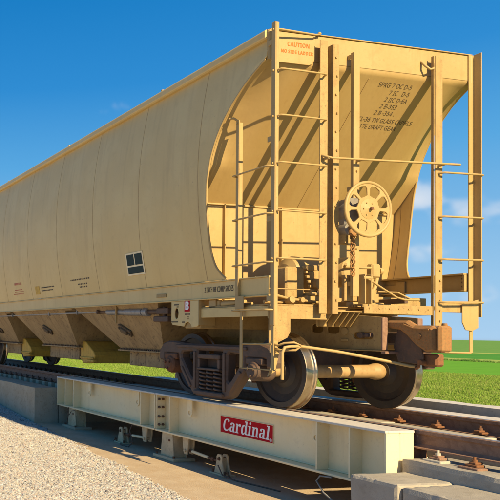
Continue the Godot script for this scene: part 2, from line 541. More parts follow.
	M.concrete = mat(tex(Color(0.335, 0.305, 0.255), [[big, 0.3, 0.8, Color(0.39, 0.355, 0.295), 0.7], [mid, 0.5, 0.85, Color(0.265, 0.235, 0.19), 0.55], [grit, 0.62, 0.95, Color(0.21, 0.185, 0.15), 0.45], [spot2, 0.82, 0.9, Color(0.16, 0.135, 0.11), 0.6]]), 0.9, 0.8, 0.0, ng, 0.22)
	M.concrete_warm = mat(tex(Color(0.40, 0.345, 0.255), [[big, 0.3, 0.8, Color(0.44, 0.385, 0.29), 0.7], [mid, 0.5, 0.85, Color(0.32, 0.27, 0.19), 0.55], [grit, 0.65, 0.95, Color(0.24, 0.2, 0.145), 0.4], [spot, 0.7, 0.82, Color(0.27, 0.215, 0.145), 0.5], [spot2, 0.82, 0.9, Color(0.17, 0.135, 0.1), 0.6]]), 0.9, 0.7, 0.0, ng, 0.22)
	M.footing = mat(tex(Color(0.45, 0.35, 0.24), [[big, 0.3, 0.8, Color(0.50, 0.40, 0.28), 0.8], [mid, 0.45, 0.85, Color(0.44, 0.32, 0.20), 0.6], [grit, 0.6, 0.95, Color(0.34, 0.25, 0.165), 0.45], [spot, 0.68, 0.82, Color(0.54, 0.44, 0.32), 0.5], [cell, 0.75, 0.95, Color(0.30, 0.225, 0.15), 0.35]]), 0.95, 0.55, 0.0, ng, 0.35)
	M.dirt = mat(tex(Color(0.58, 0.51, 0.42), [[mid, 0.3, 0.7, Color(0.66, 0.59, 0.50), 0.7], [grit, 0.5, 0.9, Color(0.38, 0.31, 0.24), 0.7], [fine, 0.6, 0.9, Color(0.50, 0.41, 0.33), 0.6]]), 0.95, 1.5, 0.0, ng, 0.8)
	M.ballast = mat(tex(Color(0.10, 0.085, 0.072), [[mid, 0.4, 0.8, Color(0.07, 0.058, 0.05), 0.7], [grit, 0.6, 0.9, Color(0.19, 0.165, 0.14), 0.7]]), 0.95, 1.0, 0.0, ng, 0.8)
	M.grass_ground = mat(tex(Color(0.20, 0.27, 0.045), [[big, 0.3, 0.8, Color(0.23, 0.30, 0.05), 0.7], [mid, 0.45, 0.8, Color(0.28, 0.30, 0.075), 0.6], [grit, 0.5, 0.9, Color(0.12, 0.18, 0.03), 0.5]]), 0.95, 0.25)
	M.crop_bright = mat(tex(Color(0.125, 0.325, 0.028), [[big, 0.3, 0.8, Color(0.11, 0.29, 0.025), 0.7], [streak, 0.5, 0.9, Color(0.16, 0.33, 0.04), 0.6], [mid, 0.5, 0.85, Color(0.16, 0.32, 0.04), 0.5], [grit, 0.5, 0.9, Color(0.075, 0.22, 0.02), 0.5]]), 0.95, 0.12)
	M.verge = mat(tex(Color(0.34, 0.40, 0.10), [[mid, 0.4, 0.75, Color(0.25, 0.35, 0.07), 0.7], [grit, 0.55, 0.8, Color(0.2, 0.26, 0.06), 0.5]]), 0.95, 0.1)
	M.crop_dark = mat(tex(Color(0.075, 0.25, 0.035), [[big, 0.3, 0.8, Color(0.06, 0.20, 0.03), 0.7], [mid, 0.5, 0.8, Color(0.10, 0.28, 0.045), 0.5]]), 0.95, 0.05)
	M.crop_far = mat(tex(Color(0.13, 0.27, 0.055), [[mid, 0.4, 0.75, Color(0.17, 0.30, 0.075), 0.7], [fine, 0.55, 0.8, Color(0.09, 0.22, 0.045), 0.6], [spot2, 0.8, 0.88, Color(0.36, 0.38, 0.2), 0.7]]), 0.95, 0.013)
	for k in ["crop_far", "crop_dark", "crop_bright", "verge", "grass_ground", "footing", "dirt", "concrete", "concrete_warm", "ballast"]:
		(M[k] as StandardMaterial3D).metallic_specular = 0.12

# ------------------------------------------------------------------ setting
func sheet(x0: float, x1: float, z0: float, z1: float, y: float) -> MB:
	var b := MB.new()
	b.quad(Vector3(x0, y, z1), Vector3(x1, y, z1), Vector3(x1, y, z0), Vector3(x0, y, z0))
	return b

func build_ground() -> void:
	var g := obj("ground", sheet(-5000, 5000, -5000, 5000, -1.25), M.dirt)
	struct_(g)
	# field bank: falls from the track shoulder to the meadow
	var b := MB.new()
	var xs := [-60.0, 30.0]
	b.quad(Vector3(-90, -0.30, -1.86), Vector3(40, -0.30, -1.86), Vector3(40, -0.90, -4.2), Vector3(-90, -0.90, -4.2))
	b.quad(Vector3(-90, -0.90, -4.2), Vector3(40, -0.90, -4.2), Vector3(40, -0.90, -28.6), Vector3(-90, -0.90, -28.6))
	struct_(obj("meadow", b, M.grass_ground))
	struct_(obj("bright_crop_field", sheet(-400, 200, -50.0, -28.2, -0.895), M.crop_bright))
	struct_(obj("dark_crop_field", sheet(-900, 500, -86.0, -58.0, -0.89), M.crop_dark))
	struct_(obj("field_verge", sheet(-900, 500, -58.4, -49.8, -0.8925), M.verge))
	struct_(obj("field_verge", sheet(-1200, 700, -95.0, -85.6, -0.8875), M.verge))
	var far := MB.new()
	# far field with very low swells
	var nz := FastNoiseLite.new(); nz.seed = 3; nz.frequency = 0.004
	var zs := [-92.0, -130.0, -200.0, -300.0, -450.0, -650.0, -900.0, -1300.0, -2500.0, -4900.0]
	for j in zs.size() - 1:
		for i in 30:
			var p := func(ii: int, jj: int) -> Vector3:
				var x := -9000.0 + ii * 400.0
				return Vector3(x, -0.885 + (0.0 if jj == 0 else nz.get_noise_2d(x, zs[jj]) * 0.5 * min(1.0, jj * 0.3)), zs[jj])
			far.quad(p.call(i, j), p.call(i + 1, j), p.call(i + 1, j + 1), p.call(i, j + 1))
	struct_(obj("far_field", far, M.crop_far))
	# scale pit footing
	var fb := MB.new()
	fb.bb(-5.0, 9.0, -1.35, -0.95, -1.5, 2.62, 0.02)
	struct_(obj("footing_slab", fb, M.footing))
	# bed below the approach tracks
	var tb := MB.new()
	tb.bb(-60.0, -5.62, -1.2, -0.36, -1.45, 1.1, 0.02)
	struct_(obj("track_bed", tb, M.ballast))
	# ground under the gravel
	var gb := MB.new()
	for i in 130:
		var x0 := -30.0 + i * 0.3
		var x1 := x0 + 0.3
		gb.quad(Vector3(x0, gravel_y(x0), 9.0), Vector3(x1, gravel_y(x1), 9.0), Vector3(x1, gravel_y(x1), gravel_edge(x1)), Vector3(x0, gravel_y(x0), gravel_edge(x0)))
	struct_(obj("gravel_bed", gb, M.dirt))

func gravel_edge(x: float) -> float:
	return 1.66 if x < -4.95 else 1.66 + (x + 4.95) * 0.118
func gravel_y(x: float) -> float:
	return -0.945 + 0.075 * max(0.0, -4.9 - x)

func concrete_block(x0: float, x1: float, y0: float, y1: float, z0: float, z1: float, sd: int, rough := 0.008, cell := 0.12) -> MB:
	# a cast block with slightly uneven faces
	var nz := FastNoiseLite.new(); nz.seed = sd; nz.frequency = 1.6; nz.fractal_octaves = 4
	var b := MB.new()
	var lo := Vector3(x0, y0, z0)
	var hi := Vector3(x1, y1, z1)
	var ctr := (lo + hi) * 0.5
	var P := func(q: Vector3) -> Vector3:
		var e := Vector3()
		# soften the corners
		var d := q
		var edge := 0
		for a in 3:
			if abs(q[a] - lo[a]) < 1e-4 or abs(q[a] - hi[a]) < 1e-4: edge += 1
		if edge > 1:
			for a in 3:
				if abs(q[a] - lo[a]) < 1e-4: d[a] += 0.007 + 0.016 * maxf(0.0, nz.get_noise_3dv(q * 5.0))
				elif abs(q[a] - hi[a]) < 1e-4: d[a] -= 0.007 + 0.016 * maxf(0.0, nz.get_noise_3dv(q * 5.0))
		e = Vector3(nz.get_noise_3dv(q), nz.get_noise_3dv(q + Vector3(9, 3, 1)), nz.get_noise_3dv(q + Vector3(1, 7, 5))) * rough
		return d + e
	for ax in 3:
		var a1 := (ax + 1) % 3
		var a2 := (ax + 2) % 3
		var n1: int = clamp(int((hi[a1] - lo[a1]) / cell), 1, 60)
		var n2: int = clamp(int((hi[a2] - lo[a2]) / cell), 1, 60)
		for s in 2:
			var base := lo[ax] if s == 0 else hi[ax]
			for i in n1:
				for j in n2:
					var q := []
					for e in [[0, 0], [1, 0], [1, 1], [0, 1]]:
						var w := Vector3()
						w[ax] = base
						w[a1] = lerp(lo[a1], hi[a1], float(i + e[0]) / n1)
						w[a2] = lerp(lo[a2], hi[a2], float(j + e[1]) / n2)
						q.append(P.call(w))
					if s == 0: b.quad(q[0], q[3], q[2], q[1])
					else: b.quad(q[0], q[1], q[2], q[3])
	return b

func rail_mesh(x0: float, x1: float) -> MB:
	var b := MB.new()
	var pr := pv([-0.178, -0.075, -0.166, -0.076, -0.150, -0.030, -0.135, -0.010, -0.055, -0.009, -0.042, -0.020, -0.038, -0.036, -0.006, -0.037, -0.001, -0.028, 0.0, -0.012, 0.0, 0.012, -0.001, 0.028, -0.006, 0.037, -0.038, 0.036, -0.042, 0.020, -0.055, 0.009, -0.135, 0.010, -0.150, 0.030, -0.166, 0.076, -0.178, 0.075])
	b.plate(pr, Vector3(x0, 0, 0), Vector3.UP, Vector3.BACK, x1 - x0, 0.001)
	return b

func build_track() -> void:
	var segs := [[-60.0, -4.92, "rusty approach rail running left on cream rail chairs", "near"], [-4.90, 2.70, "rail carried by the weighbridge under the wheels", "near"], [2.715, 7.6, "brown rusty rail on the right concrete abutment", "near"]]
	for side in [[0.78, "near side", "nearer"], [-0.76, "far side", "farther"]]:
		for s in segs:
			var t := thing("running_rail", "%s, %s of the two" % [s[2], side[2]], "rail", Vector3(s[0], 0, side[0]), "running rails")
			obj("rail_body", rail_mesh(0.0, s[1] - s[0]), M.rust_pale, t)
			var tp := MB.new()
			tp.bb(0.0, s[1] - s[0], -0.0005, 0.0025, -0.026, 0.026, 0.001)
			obj("running_surface", tp, M.railtop, t)
	# rail chairs on the approach
	var cb := MB.new()
	cb.bb(-0.085, 0.085, -0.16, -0.004, -0.13, 0.13, 0.012)
	var pm := cb.mesh()
	var cc := MB.new()
	cc.bb(-0.05, 0.05, -0.003, 0.055, 0.055, 0.125, 0.01)
	cc.cyl(Vector3(0, 0.05, 0.095), Vector3(0, 0.085, 0.095), 0.018, -1, 6)
	var cm := cc.mesh()
	for side in [[0.78, "near rail", M.concrete_warm, -14.0], [-0.76, "far rail", M.deck, -22.0]]:
		var x := -5.2
		var cn := 1
		while x > side[3]:
			var t := thing("rail_chair", "%s small cast rail chair under the %s counting left from the girder" % [ordinal(cn), side[1]], "rail chair", Vector3(x, -0.20, side[0]), "rail chairs under the %s" % side[1])
			inst("pedestal", pm, side[2], Transform3D(), t)
			inst("clamp", cm, M.cast, Transform3D(), t)
			inst("clamp", cm, M.cast, Transform3D(Basis(Vector3.UP, PI), Vector3.ZERO), t)
			cn += 1
			x -= 0.36
	# timber / concrete approach base under chairs
	var ab := MB.new()
	ab.bb(-60.0, -5.0, -0.58, -0.362, 0.50, 1.10, 0.01)
	ab.bb(-60.0, -5.0, -0.58, -0.362, -1.10, -0.46, 0.01)
	struct_(obj("approach_sill", ab, M.ballast))
	# left abutment wall
	var lb := obj("concrete_abutment", concrete_block(-14.0, -4.97, -1.3, -0.235, 1.12, 1.64, 21, 0.005), M.concrete_warm)
	tag(lb, "long low concrete wall beside the track at the left end of the girder", "concrete block")
	var lb2 := obj("concrete_abutment", concrete_block(-5.6, -4.97, -1.2, -0.37, -1.5, 1.11, 22, 0.005), M.concrete_warm)
	tag(lb2, "concrete cross wall closing the pit behind the left girder end", "concrete block")
	# right abutment
	var rb := obj("concrete_abutment", concrete_block(2.80, 3.30, -1.3, -0.385, 0.55, 1.66, 23, 0.009, 0.035), M.concrete)
	tag(rb, "square grey concrete block in front of the right girder end", "concrete block")
	var rb2 := obj("concrete_abutment", concrete_block(3.315, 7.5, -1.3, -0.392, 0.5, 1.63, 24, 0.010, 0.05), M.concrete)
	tag(rb2, "long grey concrete block at the lower right corner behind a dark joint", "concrete block")
	var rp := obj("concrete_abutment", concrete_block(2.78, 7.5, -1.3, -0.262, 0.52, 1.05, 25, 0.014, 0.05), M.concrete)
	tag(rp, "raised concrete plinth carrying the near rail on the right", "concrete block")
	var mid := obj("approach_slab", concrete_block(2.46, 9.0, -1.3, -0.20, -0.66, 0.50, 26, 0.012, 0.08), M.concrete)
	struct_(mid)
	var fk := obj("approach_slab", concrete_block(2.46, 9.0, -1.3, -0.19, -1.455, -0.665, 27, 0.012, 0.2), M.concrete)
	struct_(fk)
	var kb := obj("concrete_kerb", concrete_block(-4.9, 9.0, -1.2, 0.075, -1.85, -1.46, 28, 0.006, 0.3), M.flange)
	tag(kb, "long pale concrete kerb between the far rail and the green meadow", "kerb")
	# rail clips on the right
	var clipm := MB.new()
	clipm.bb(-0.055, 0.055, 0.0, 0.022, -0.045, 0.05, 0.005)
	clipm.bb(-0.03, 0.03, 0.022, 0.04, -0.03, 0.06, 0.008)
	var nutm := MB.new()
	nutm.cyl(Vector3(0, 0.038, 0.0), Vector3(0, 0.062, 0.0), 0.022, -1, 6)
	nutm.cyl(Vector3(0, 0.06, 0.0), Vector3(0, 0.088, 0.0), 0.011, -1, 8)
	var cmesh := clipm.mesh()
	var nmesh := nutm.mesh()
	var i := 0
	var where := ["second left of the wheel", "first left of the wheel", "hidden beside the wheel", "first right of the wheel", "second right of the wheel", "third right of the wheel"]
	for x in [-0.35, 0.15, 0.66, 1.17, 1.67, 2.17]:
		var t := thing("rail_clip", "rusty bolted clip at the far rail foot, %s" % where[i], "rail clip", Vector3(x, -0.150, -0.655), "rusty rail clips along the far rail")
		inst("clamp_plate", cmesh, M.rust_clip, Transform3D(Basis(Vector3.UP, 0.1 * sin(i * 3.0)), Vector3.ZERO), t)
		inst("bolt", nmesh, M.rust, Transform3D(), t)
		i += 1
	i = 0
	for x in [3.02, 3.36, 3.9, 4.5]:
		var t := thing("rail_clip", "rusty bolted clip at the near rail foot, %s from the girder end" % ["first", "second", "third", "fourth"][i], "rail clip", Vector3(x, -0.25, 0.90), "rusty rail clips along the near rail")
		var base := MB.new()
		base.bb(-0.09, 0.09, -0.02, 0.012, -0.06, 0.08, 0.006)
		obj("base_plate", base, M.deck if i == 0 else M.rust_pale, t)
		inst("clamp_plate", cmesh, M.rust_clip if i > 0 else M.rust_pale, Transform3D(Basis(Vector3.UP, PI), Vector3(0, 0.012, 0)), t)
		inst("bolt", nmesh, M.rust_clip if i > 0 else M.deck, Transform3D(Basis(), Vector3(0, 0.012, 0)), t)
		i += 1

# ------------------------------------------------------------------ weighbridge
func build_weighbridge() -> void:
	var t := thing("weighbridge", "long cream steel rail weighbridge girder with red sign under the hopper car", "weighbridge")
	for sd in [1.0, -1.0]:
		var zo: float = 0.86 * sd
		var zw: float = 1.03 * sd
		var zn: float = 1.20 * sd
		for seg in [[-4.88, -1.285], [-1.265, 2.745]]:
			var b := MB.new()
			b.bb(seg[0], seg[1], -0.545, -0.036, zw - 0.008, zw + 0.008, 0.001)
			b.bb(seg[0], seg[1], -0.572, -0.546, min(zo, zn), max(zo, zn), 0.004)
			# weld fillets
			b.tube([Vector3(seg[0], -0.537, zw + 0.012 * sd), Vector3(seg[1], -0.537, zw + 0.012 * sd)], 0.010, 6)
			b.tube([Vector3(seg[0], -0.044, zw + 0.012 * sd), Vector3(seg[1], -0.044, zw + 0.012 * sd)], 0.009, 6)
			var g := obj("girder", b, M.cream, t)
			var tf := MB.new()
			tf.bb(seg[0], seg[1], -0.034, -0.008, min(zo, zn), max(zo, zn), 0.004)
			obj("top_flange", tf, M.flange, g)
			var xs := []
			if seg[0] < -3.0: xs = [-4.868, -4.50, -4.13, -1.70, -1.297]
			else: xs = [-1.253, -0.90, 1.88, 2.31, 2.733]
			for x in xs:
				var s := MB.new()
				var hw: float = 0.009 if abs(x - 2.733) > 0.01 else 0.011
				s.bb(x - hw, x + hw, -0.5455, -0.0345, (zw + 0.0085 * sd), zn - 0.010 * sd, 0.002)
				if abs(x + 1.275) < 0.1 or x > 2.7: s.bb(x - hw, x + hw, -0.5455, -0.0345, zo + 0.01 * sd, zw - 0.0085 * sd, 0.002)
				obj("stiffener", s, M.cream, g)
			if sd > 0.0:
				# lifting lugs with a hole
				var lugs := [[-3.62, 0.0], [-1.93, 1.0]] if seg[0] < -3.0 else [[-0.52, -1.0], [1.79, 1.0]]
				for L in lugs:
					var pl := pv([-0.055, 0.0, -0.055, -0.20, -0.035, -0.235, 0.0, -0.25, 0.035, -0.235, 0.055, -0.20, 0.055, 0.0])
					var s := MB.new()
					s.plate(pl, Vector3(L[0], -0.036, 1.095), Vector3.RIGHT, Vector3.UP, 0.02, 0.003, [circle2(Vector2(0, -0.185), 0.03, 0.03, 16)])
					obj("lifting_lug", s, M.cream, g)
				# splice bolts
				var xb := -1.297 if seg[0] < -3.0 else -1.253
				var dirx := -1.0 if seg[0] < -3.0 else 1.0
				for yy in [-0.10, -0.22, -0.36, -0.48]:
					for zz in [1.085, 1.150]:
						var s := MB.new()
						s.cyl(Vector3(xb + dirx * 0.008, yy, zz), Vector3(xb + dirx * 0.030, yy, zz), 0.020, -1, 6)
						s.cyl(Vector3(xb + dirx * 0.030, yy, zz), Vector3(xb + dirx * 0.048, yy, zz), 0.010, -1, 8)
						obj("bolt", s, M.cast if zz > 1.1 else M.rust, g)
	# decking between the rails
	var x0 := -4.88
	var k := 0
	while x0 < 2.3:
		var x1: float = min(x0 + 1.215, 2.43)
		var d := MB.new()
		d.bb(x0 + 0.004, x1 - 0.004, -0.19, -0.155 + 0.003 * sin(k * 2.1), -0.575, 0.665, 0.004)
		obj("deck_plate", d, M.deck, t)
		x0 += 1.215
		k += 1
	for z in [0.78, -0.76]:
		var rs := MB.new()
		rs.bb(-4.88, 2.74, -0.30, -0.180, z - 0.075, z + 0.075, 0.004)
		obj("rail_support", rs, M.rust, t)
	for x in [-4.6, -3.1, -1.5, 0.1, 1.6, 2.5]:
		var cbm := MB.new()
		cbm.bb(x - 0.07, x + 0.07, -0.50, -0.302, -1.015, 1.015, 0.004)
		obj("cross_beam", cbm, M.cream, t)
	# red name plate
	var np := MB.new()
	np.bb(0.075, 1.055, -0.405, -0.185, 1.0395, 1.0475, 0.002)
	var plate := obj("name_plate", np, M.red, t)
	plate.set_meta("label", "red sign plate with white italic serif lettering")
	var rim := MB.new()
	rim.bb(0.070, 1.060, -0.190, -0.184, 1.039, 1.0495, 0.001)
	rim.bb(0.070, 1.060, -0.406, -0.400, 1.039, 1.0495, 0.001)
	rim.bb(0.070, 0.076, -0.400, -0.190, 1.039, 1.0495, 0.001)
	rim.bb(1.054, 1.060, -0.400, -0.190, 1.039, 1.0495, 0.001)
	obj("rim", rim, M.cream, plate)
	text("lettering", "Cardinal", 0.222, Basis(Vector3(0.90, 0, 0), Vector3(0.17, 1, 0), Vector3.BACK), Vector3(0.125, -0.296, 1.0490), M.white, plate, serif_italic)
	text("registered_mark", "®", 0.055, Basis(), Vector3(0.995, -0.370, 1.0490), M.white, plate, sans)

	# load cell stands below the girder
	var spots := [[-4.22, "tubular cream stand under the left end of the girder"], [-0.98, "trapezoid cream stand under the bolted splice of the girder"]]
	for s in spots:
		var st := thing("load_cell_stand", s[1], "stand", Vector3(s[0], -0.95, 1.06), "stands under the weighbridge")
		var bp := MB.new()
		bp.bb(-0.27, 0.27, 0.0, 0.045, -0.18, 0.18, 0.006)
		obj("base_plate", bp, M.footing if s[0] < -3.0 else M.cream_dirty, st)
		var c := MB.new()
		c.plate(pv([-0.17, 0.0, 0.17, 0.0, 0.13, 0.33, -0.13, 0.33]), Vector3(0, 0.045, 0.09), Vector3.RIGHT, Vector3.UP, 0.02, 0.003)
		c.plate(pv([-0.17, 0.0, 0.17, 0.0, 0.13, 0.33, -0.13, 0.33]), Vector3(0, 0.045, -0.11), Vector3.RIGHT, Vector3.UP, 0.02, 0.003)
		c.plate(pv([-0.089, 0.0, 0.089, 0.0, 0.089, 0.33, -0.089, 0.33]), Vector3(0.13, 0.045, 0), Vector3.FORWARD, Vector3.UP, 0.015, 0.002)
		c.plate(pv([-0.089, 0.0, 0.089, 0.0, 0.089, 0.33, -0.089, 0.33]), Vector3(-0.145, 0.045, 0), Vector3.FORWARD, Vector3.UP, 0.015, 0.002)
		obj("column", c, M.cream_dirty, st)
		var bs := MB.new()
		for q in [[-0.22, 0.14], [0.22, 0.14]]:
			bs.cyl(Vector3(q[0], 0.045, q[1]), Vector3(q[0], 0.075, q[1]), 0.02, -1, 6)
		bs.cyl(Vector3(0.06, 0.28, 0.11), Vector3(0.06, 0.28, 0.125), 0.016, -1, 6)
		obj("bolt", bs, M.rust, st)
		if s[0] < -3.0:
			var cb := MB.new()
			cb.tube([Vector3(-0.05, 0.39, 0.15), Vector3(-0.12, 0.33, 0.16), Vector3(-0.02, 0.26, 0.17), Vector3(-0.1, 0.14, 0.16), Vector3(-0.12, 0.06, 0.16)], 0.008, 6)
			cb.tube([Vector3(0.22, 0.36, 0.16), Vector3(0.1, 0.34, 0.17), Vector3(0.02, 0.26, 0.17)], 0.007, 6)
			obj("cable", cb, M.cast, st)
	# check rods
	for s in [[-2.42, 1.0, "check rod bracket left of the splice stand, with a loose black cable"], [0.17, -1.0, "check rod bracket right of the splice stand, below the red sign"]]:
		var d: float = s[1]
		var r := thing("check_rod", s[2], "check rod", Vector3(s[0], -0.95, 1.08), "check rods under the weighbridge")
		var fb := MB.new()
		fb.bb(-0.15, 0.15, 0.0, 0.02, -0.09, 0.09, 0.004)
		fb.plate(pv([-0.10, 0.0, 0.10, 0.0, 0.055, 0.16, 0.055, 0.22, 0.03, 0.25, -0.03, 0.25, -0.055, 0.22, -0.055, 0.16]), Vector3(0, 0.02, 0.03), Vector3.RIGHT, Vector3.UP, 0.025, 0.004, [circle2(Vector2(0, 0.19), 0.025, 0.025, 12)])
		fb.plate(pv([-0.10, 0.0, 0.10, 0.0, 0.055, 0.16, 0.055, 0.22, 0.03, 0.25, -0.03, 0.25, -0.055, 0.22, -0.055, 0.16]), Vector3(0, 0.02, -0.055), Vector3.RIGHT, Vector3.UP, 0.025, 0.004, [circle2(Vector2(0, 0.19), 0.025, 0.025, 12)])
		fb.bb(-0.03, 0.03, 0.02, 0.22, -0.03, 0.03, 0.004)
		obj("ground_bracket", fb, M.cream_dirty, r)
		var rod := MB.new()
		rod.cyl(Vector3(0.30 * d, 0.17, 0), Vector3(0.66 * d, 0.19, 0), 0.022, -1, 10)
		obj("rod", rod, M.cream, r)
		var tb := MB.new()
		tb.cyl(Vector3(0.03 * d, 0.155, 0), Vector3(0.30 * d, 0.17, 0), 0.017, -1, 8)
		tb.cyl(Vector3(0.66 * d, 0.19, 0), Vector3(0.72 * d, 0.193, 0), 0.016, -1, 8)
		tb.cyl(Vector3(0.17 * d, 0.163, 0), Vector3(0.22 * d, 0.166, 0), 0.032, -1, 6)
		tb.cyl(Vector3(0.0, 0.21, -0.07), Vector3(0.0, 0.21, 0.075), 0.018, -1, 8)
		tb.cyl(Vector3(-0.12, 0.02, 0.06), Vector3(-0.12, 0.06, 0.06), 0.015, -1, 6)
		tb.cyl(Vector3(0.12, 0.02, 0.06), Vector3(0.12, 0.06, 0.06), 0.015, -1, 6)
		tb.cyl(Vector3(-0.22 * d, 0.0, 0.05), Vector3(-0.16 * d, 0.07, 0.05), 0.012, -1, 6)
		obj("threaded_end", tb, M.rust, r)
		var cl := MB.new()
		for zz in [0.03, -0.055]:
			cl.plate(pv([-0.075, 0.375, 0.075, 0.375, 0.06, 0.24, 0.035, 0.14, -0.035, 0.14, -0.06, 0.24]), Vector3(0.75 * d, 0, zz), Vector3.RIGHT, Vector3.UP, 0.025, 0.004)
		cl.cyl(Vector3(0.75 * d, 0.19, -0.07), Vector3(0.75 * d, 0.19, 0.075), 0.02, -1, 8)
		obj("hanger", cl, M.cream_dirty, r)
		var cab := MB.new()
		if d > 0.0: cab.tube([Vector3(0.10, 0.02, 0.10), Vector3(0.2, 0.008, 0.16), Vector3(0.42, 0.01, 0.14), Vector3(0.52, 0.10, 0.12), Vector3(0.40, 0.26, 0.11), Vector3(0.46, 0.37, 0.10), Vector3(0.66, 0.37, 0.10)], 0.010, 6)
		else: cab.tube([Vector3(0.03, 0.13, 0.09), Vector3(0.16, 0.03, 0.12), Vector3(0.4, 0.01, 0.10), Vector3(0.7, 0.01, 0.02), Vector3(1.0, 0.01, -0.04)], 0.009, 6)
		obj("cable", cab, M.cast, r)
	# bracket and cable at the right end
	var jb := thing("junction_bracket", "small cream bracket with a grey cable under the girder by the right block", "bracket", Vector3(2.50, -0.95, 1.14))
	var jm := MB.new()
	jm.bb(-0.09, 0.09, 0.0, 0.34, -0.02, 0.0, 0.004)
	jm.bb(-0.09, -0.07, 0.0, 0.34, 0.0, 0.08, 0.004)
	jm.bb(-0.1, 0.1, 0.34, 0.36, -0.03, 0.09, 0.004)
	obj("plate", jm, M.cream_dirty, jb)
	var jc := MB.new()
	jc.tube([Vector3(-0.38, 0.372, 0.08), Vector3(-0.52, 0.36, 0.09), Vector3(-0.56, 0.30, 0.10), Vector3(-0.45, 0.20, 0.11), Vector3(-0.25, 0.12, 0.12), Vector3(0.0, 0.06, 0.12), Vector3(0.1, 0.012, 0.12)], 0.010, 6)
	obj("cable", jc, M.steel_grey, jb)

# ------------------------------------------------------------------ hopper car
const XE := 1.436
func zs(y: float) -> float:
	return 1.43 + 0.165 * max(0.0, 1.0 - pow((y - 2.90) / 1.36, 2.0))

func cutx(y: float) -> float:
	var t := [[1.50, 0.74], [1.57, 0.70], [1.65, 0.60], [1.75, 0.53], [1.9, 0.495], [2.1, 0.485], [2.5, 0.49], [2.8, 0.515], [3.1, 0.585], [3.3, 0.67], [3.5, 0.79], [3.7, 0.96], [3.85, 1.13], [3.95, 1.28], [4.02, 1.41], [4.05, 1.43], [4.4, 1.43]]
	for i in t.size() - 1:
		if y <= t[i + 1][0]: return lerp(float(t[i][1]), float(t[i + 1][1]), clampf((y - t[i][0]) / (t[i + 1][0] - t[i][0]), 0.0, 1.0))
	return 1.43

func side_panel(x0: float, x1: float, sd: float, cut := false, y0 := 1.565, y1 := 4.262, off := 0.0, th := 0.012) -> MB:
	var b := MB.new()
	var ny := 40
	var nx := 8 if x1 - x0 > 0.1 else 1
	var xa := func(y: float, i: int) -> float:
		var xe := cutx(y) if cut else x1
		return lerp(x0, xe, float(i) / nx)
	var rz := FastNoiseLite.new()
	rz.seed = 31
	rz.frequency = 0.55
	rz.fractal_octaves = 2
	var Z := func(x: float, y: float) -> float: return zs(y) + rz.get_noise_2d(x * 1.6, y) * 0.007
	var P := func(i: int, j: int, o: float) -> Vector3:
		var y: float = lerp(y0, y1, float(j) / ny)
		var x: float = xa.call(y, i)
		return Vector3(x, y, (Z.call(x, y) + off - o) * sd)
	var N := func(i: int, j: int) -> Vector3:
		var y: float = lerp(y0, y1, float(j) / ny)
		var x: float = xa.call(y, i)
		var dy: float = (Z.call(x, y + 0.03) - Z.call(x, y - 0.03)) / 0.06
		var dx: float = (Z.call(x + 0.03, y) - Z.call(x - 0.03, y)) / 0.06
		return Vector3(-dx, -dy, sd).normalized() if sd > 0.0 else Vector3(-dx, -dy, -1.0).normalized()
	for j in ny:
		for i in nx:
			var na: Vector3 = N.call(i, j)
			var nb: Vector3 = N.call(i + 1, j)
			var nc: Vector3 = N.call(i + 1, j + 1)
			var nd: Vector3 = N.call(i, j + 1)
			b.squad(P.call(i, j, 0.0), P.call(i + 1, j, 0.0), P.call(i + 1, j + 1, 0.0), P.call(i, j + 1, 0.0), na, nb, nc, nd)
			b.squad(P.call(i, j, th), P.call(i + 1, j, th), P.call(i + 1, j + 1, th), P.call(i, j + 1, th), -na, -nb, -nc, -nd)
		var c: Vector3 = P.call(nx / 2, j, th * 0.5)
		b.cquad(P.call(0, j, 0.0), P.call(0, j + 1, 0.0), P.call(0, j + 1, th), P.call(0, j, th), c)
		b.cquad(P.call(nx, j, 0.0), P.call(nx, j + 1, 0.0), P.call(nx, j + 1, th), P.call(nx, j, th), c)
	return b

func slope_norm() -> Vector3: return Vector3(0.766, -0.643, 0.0)

func build_car() -> void:
	var car := thing("hopper_car", "tan covered railway hopper car with curved sides and end ladders", "railway car")
	build_shell(car)
	build_end_frame(car)
	build_brake_gear(car)
	build_underframe(car)
	build_truck(car, 0.0)
	build_truck(car, -10.5)

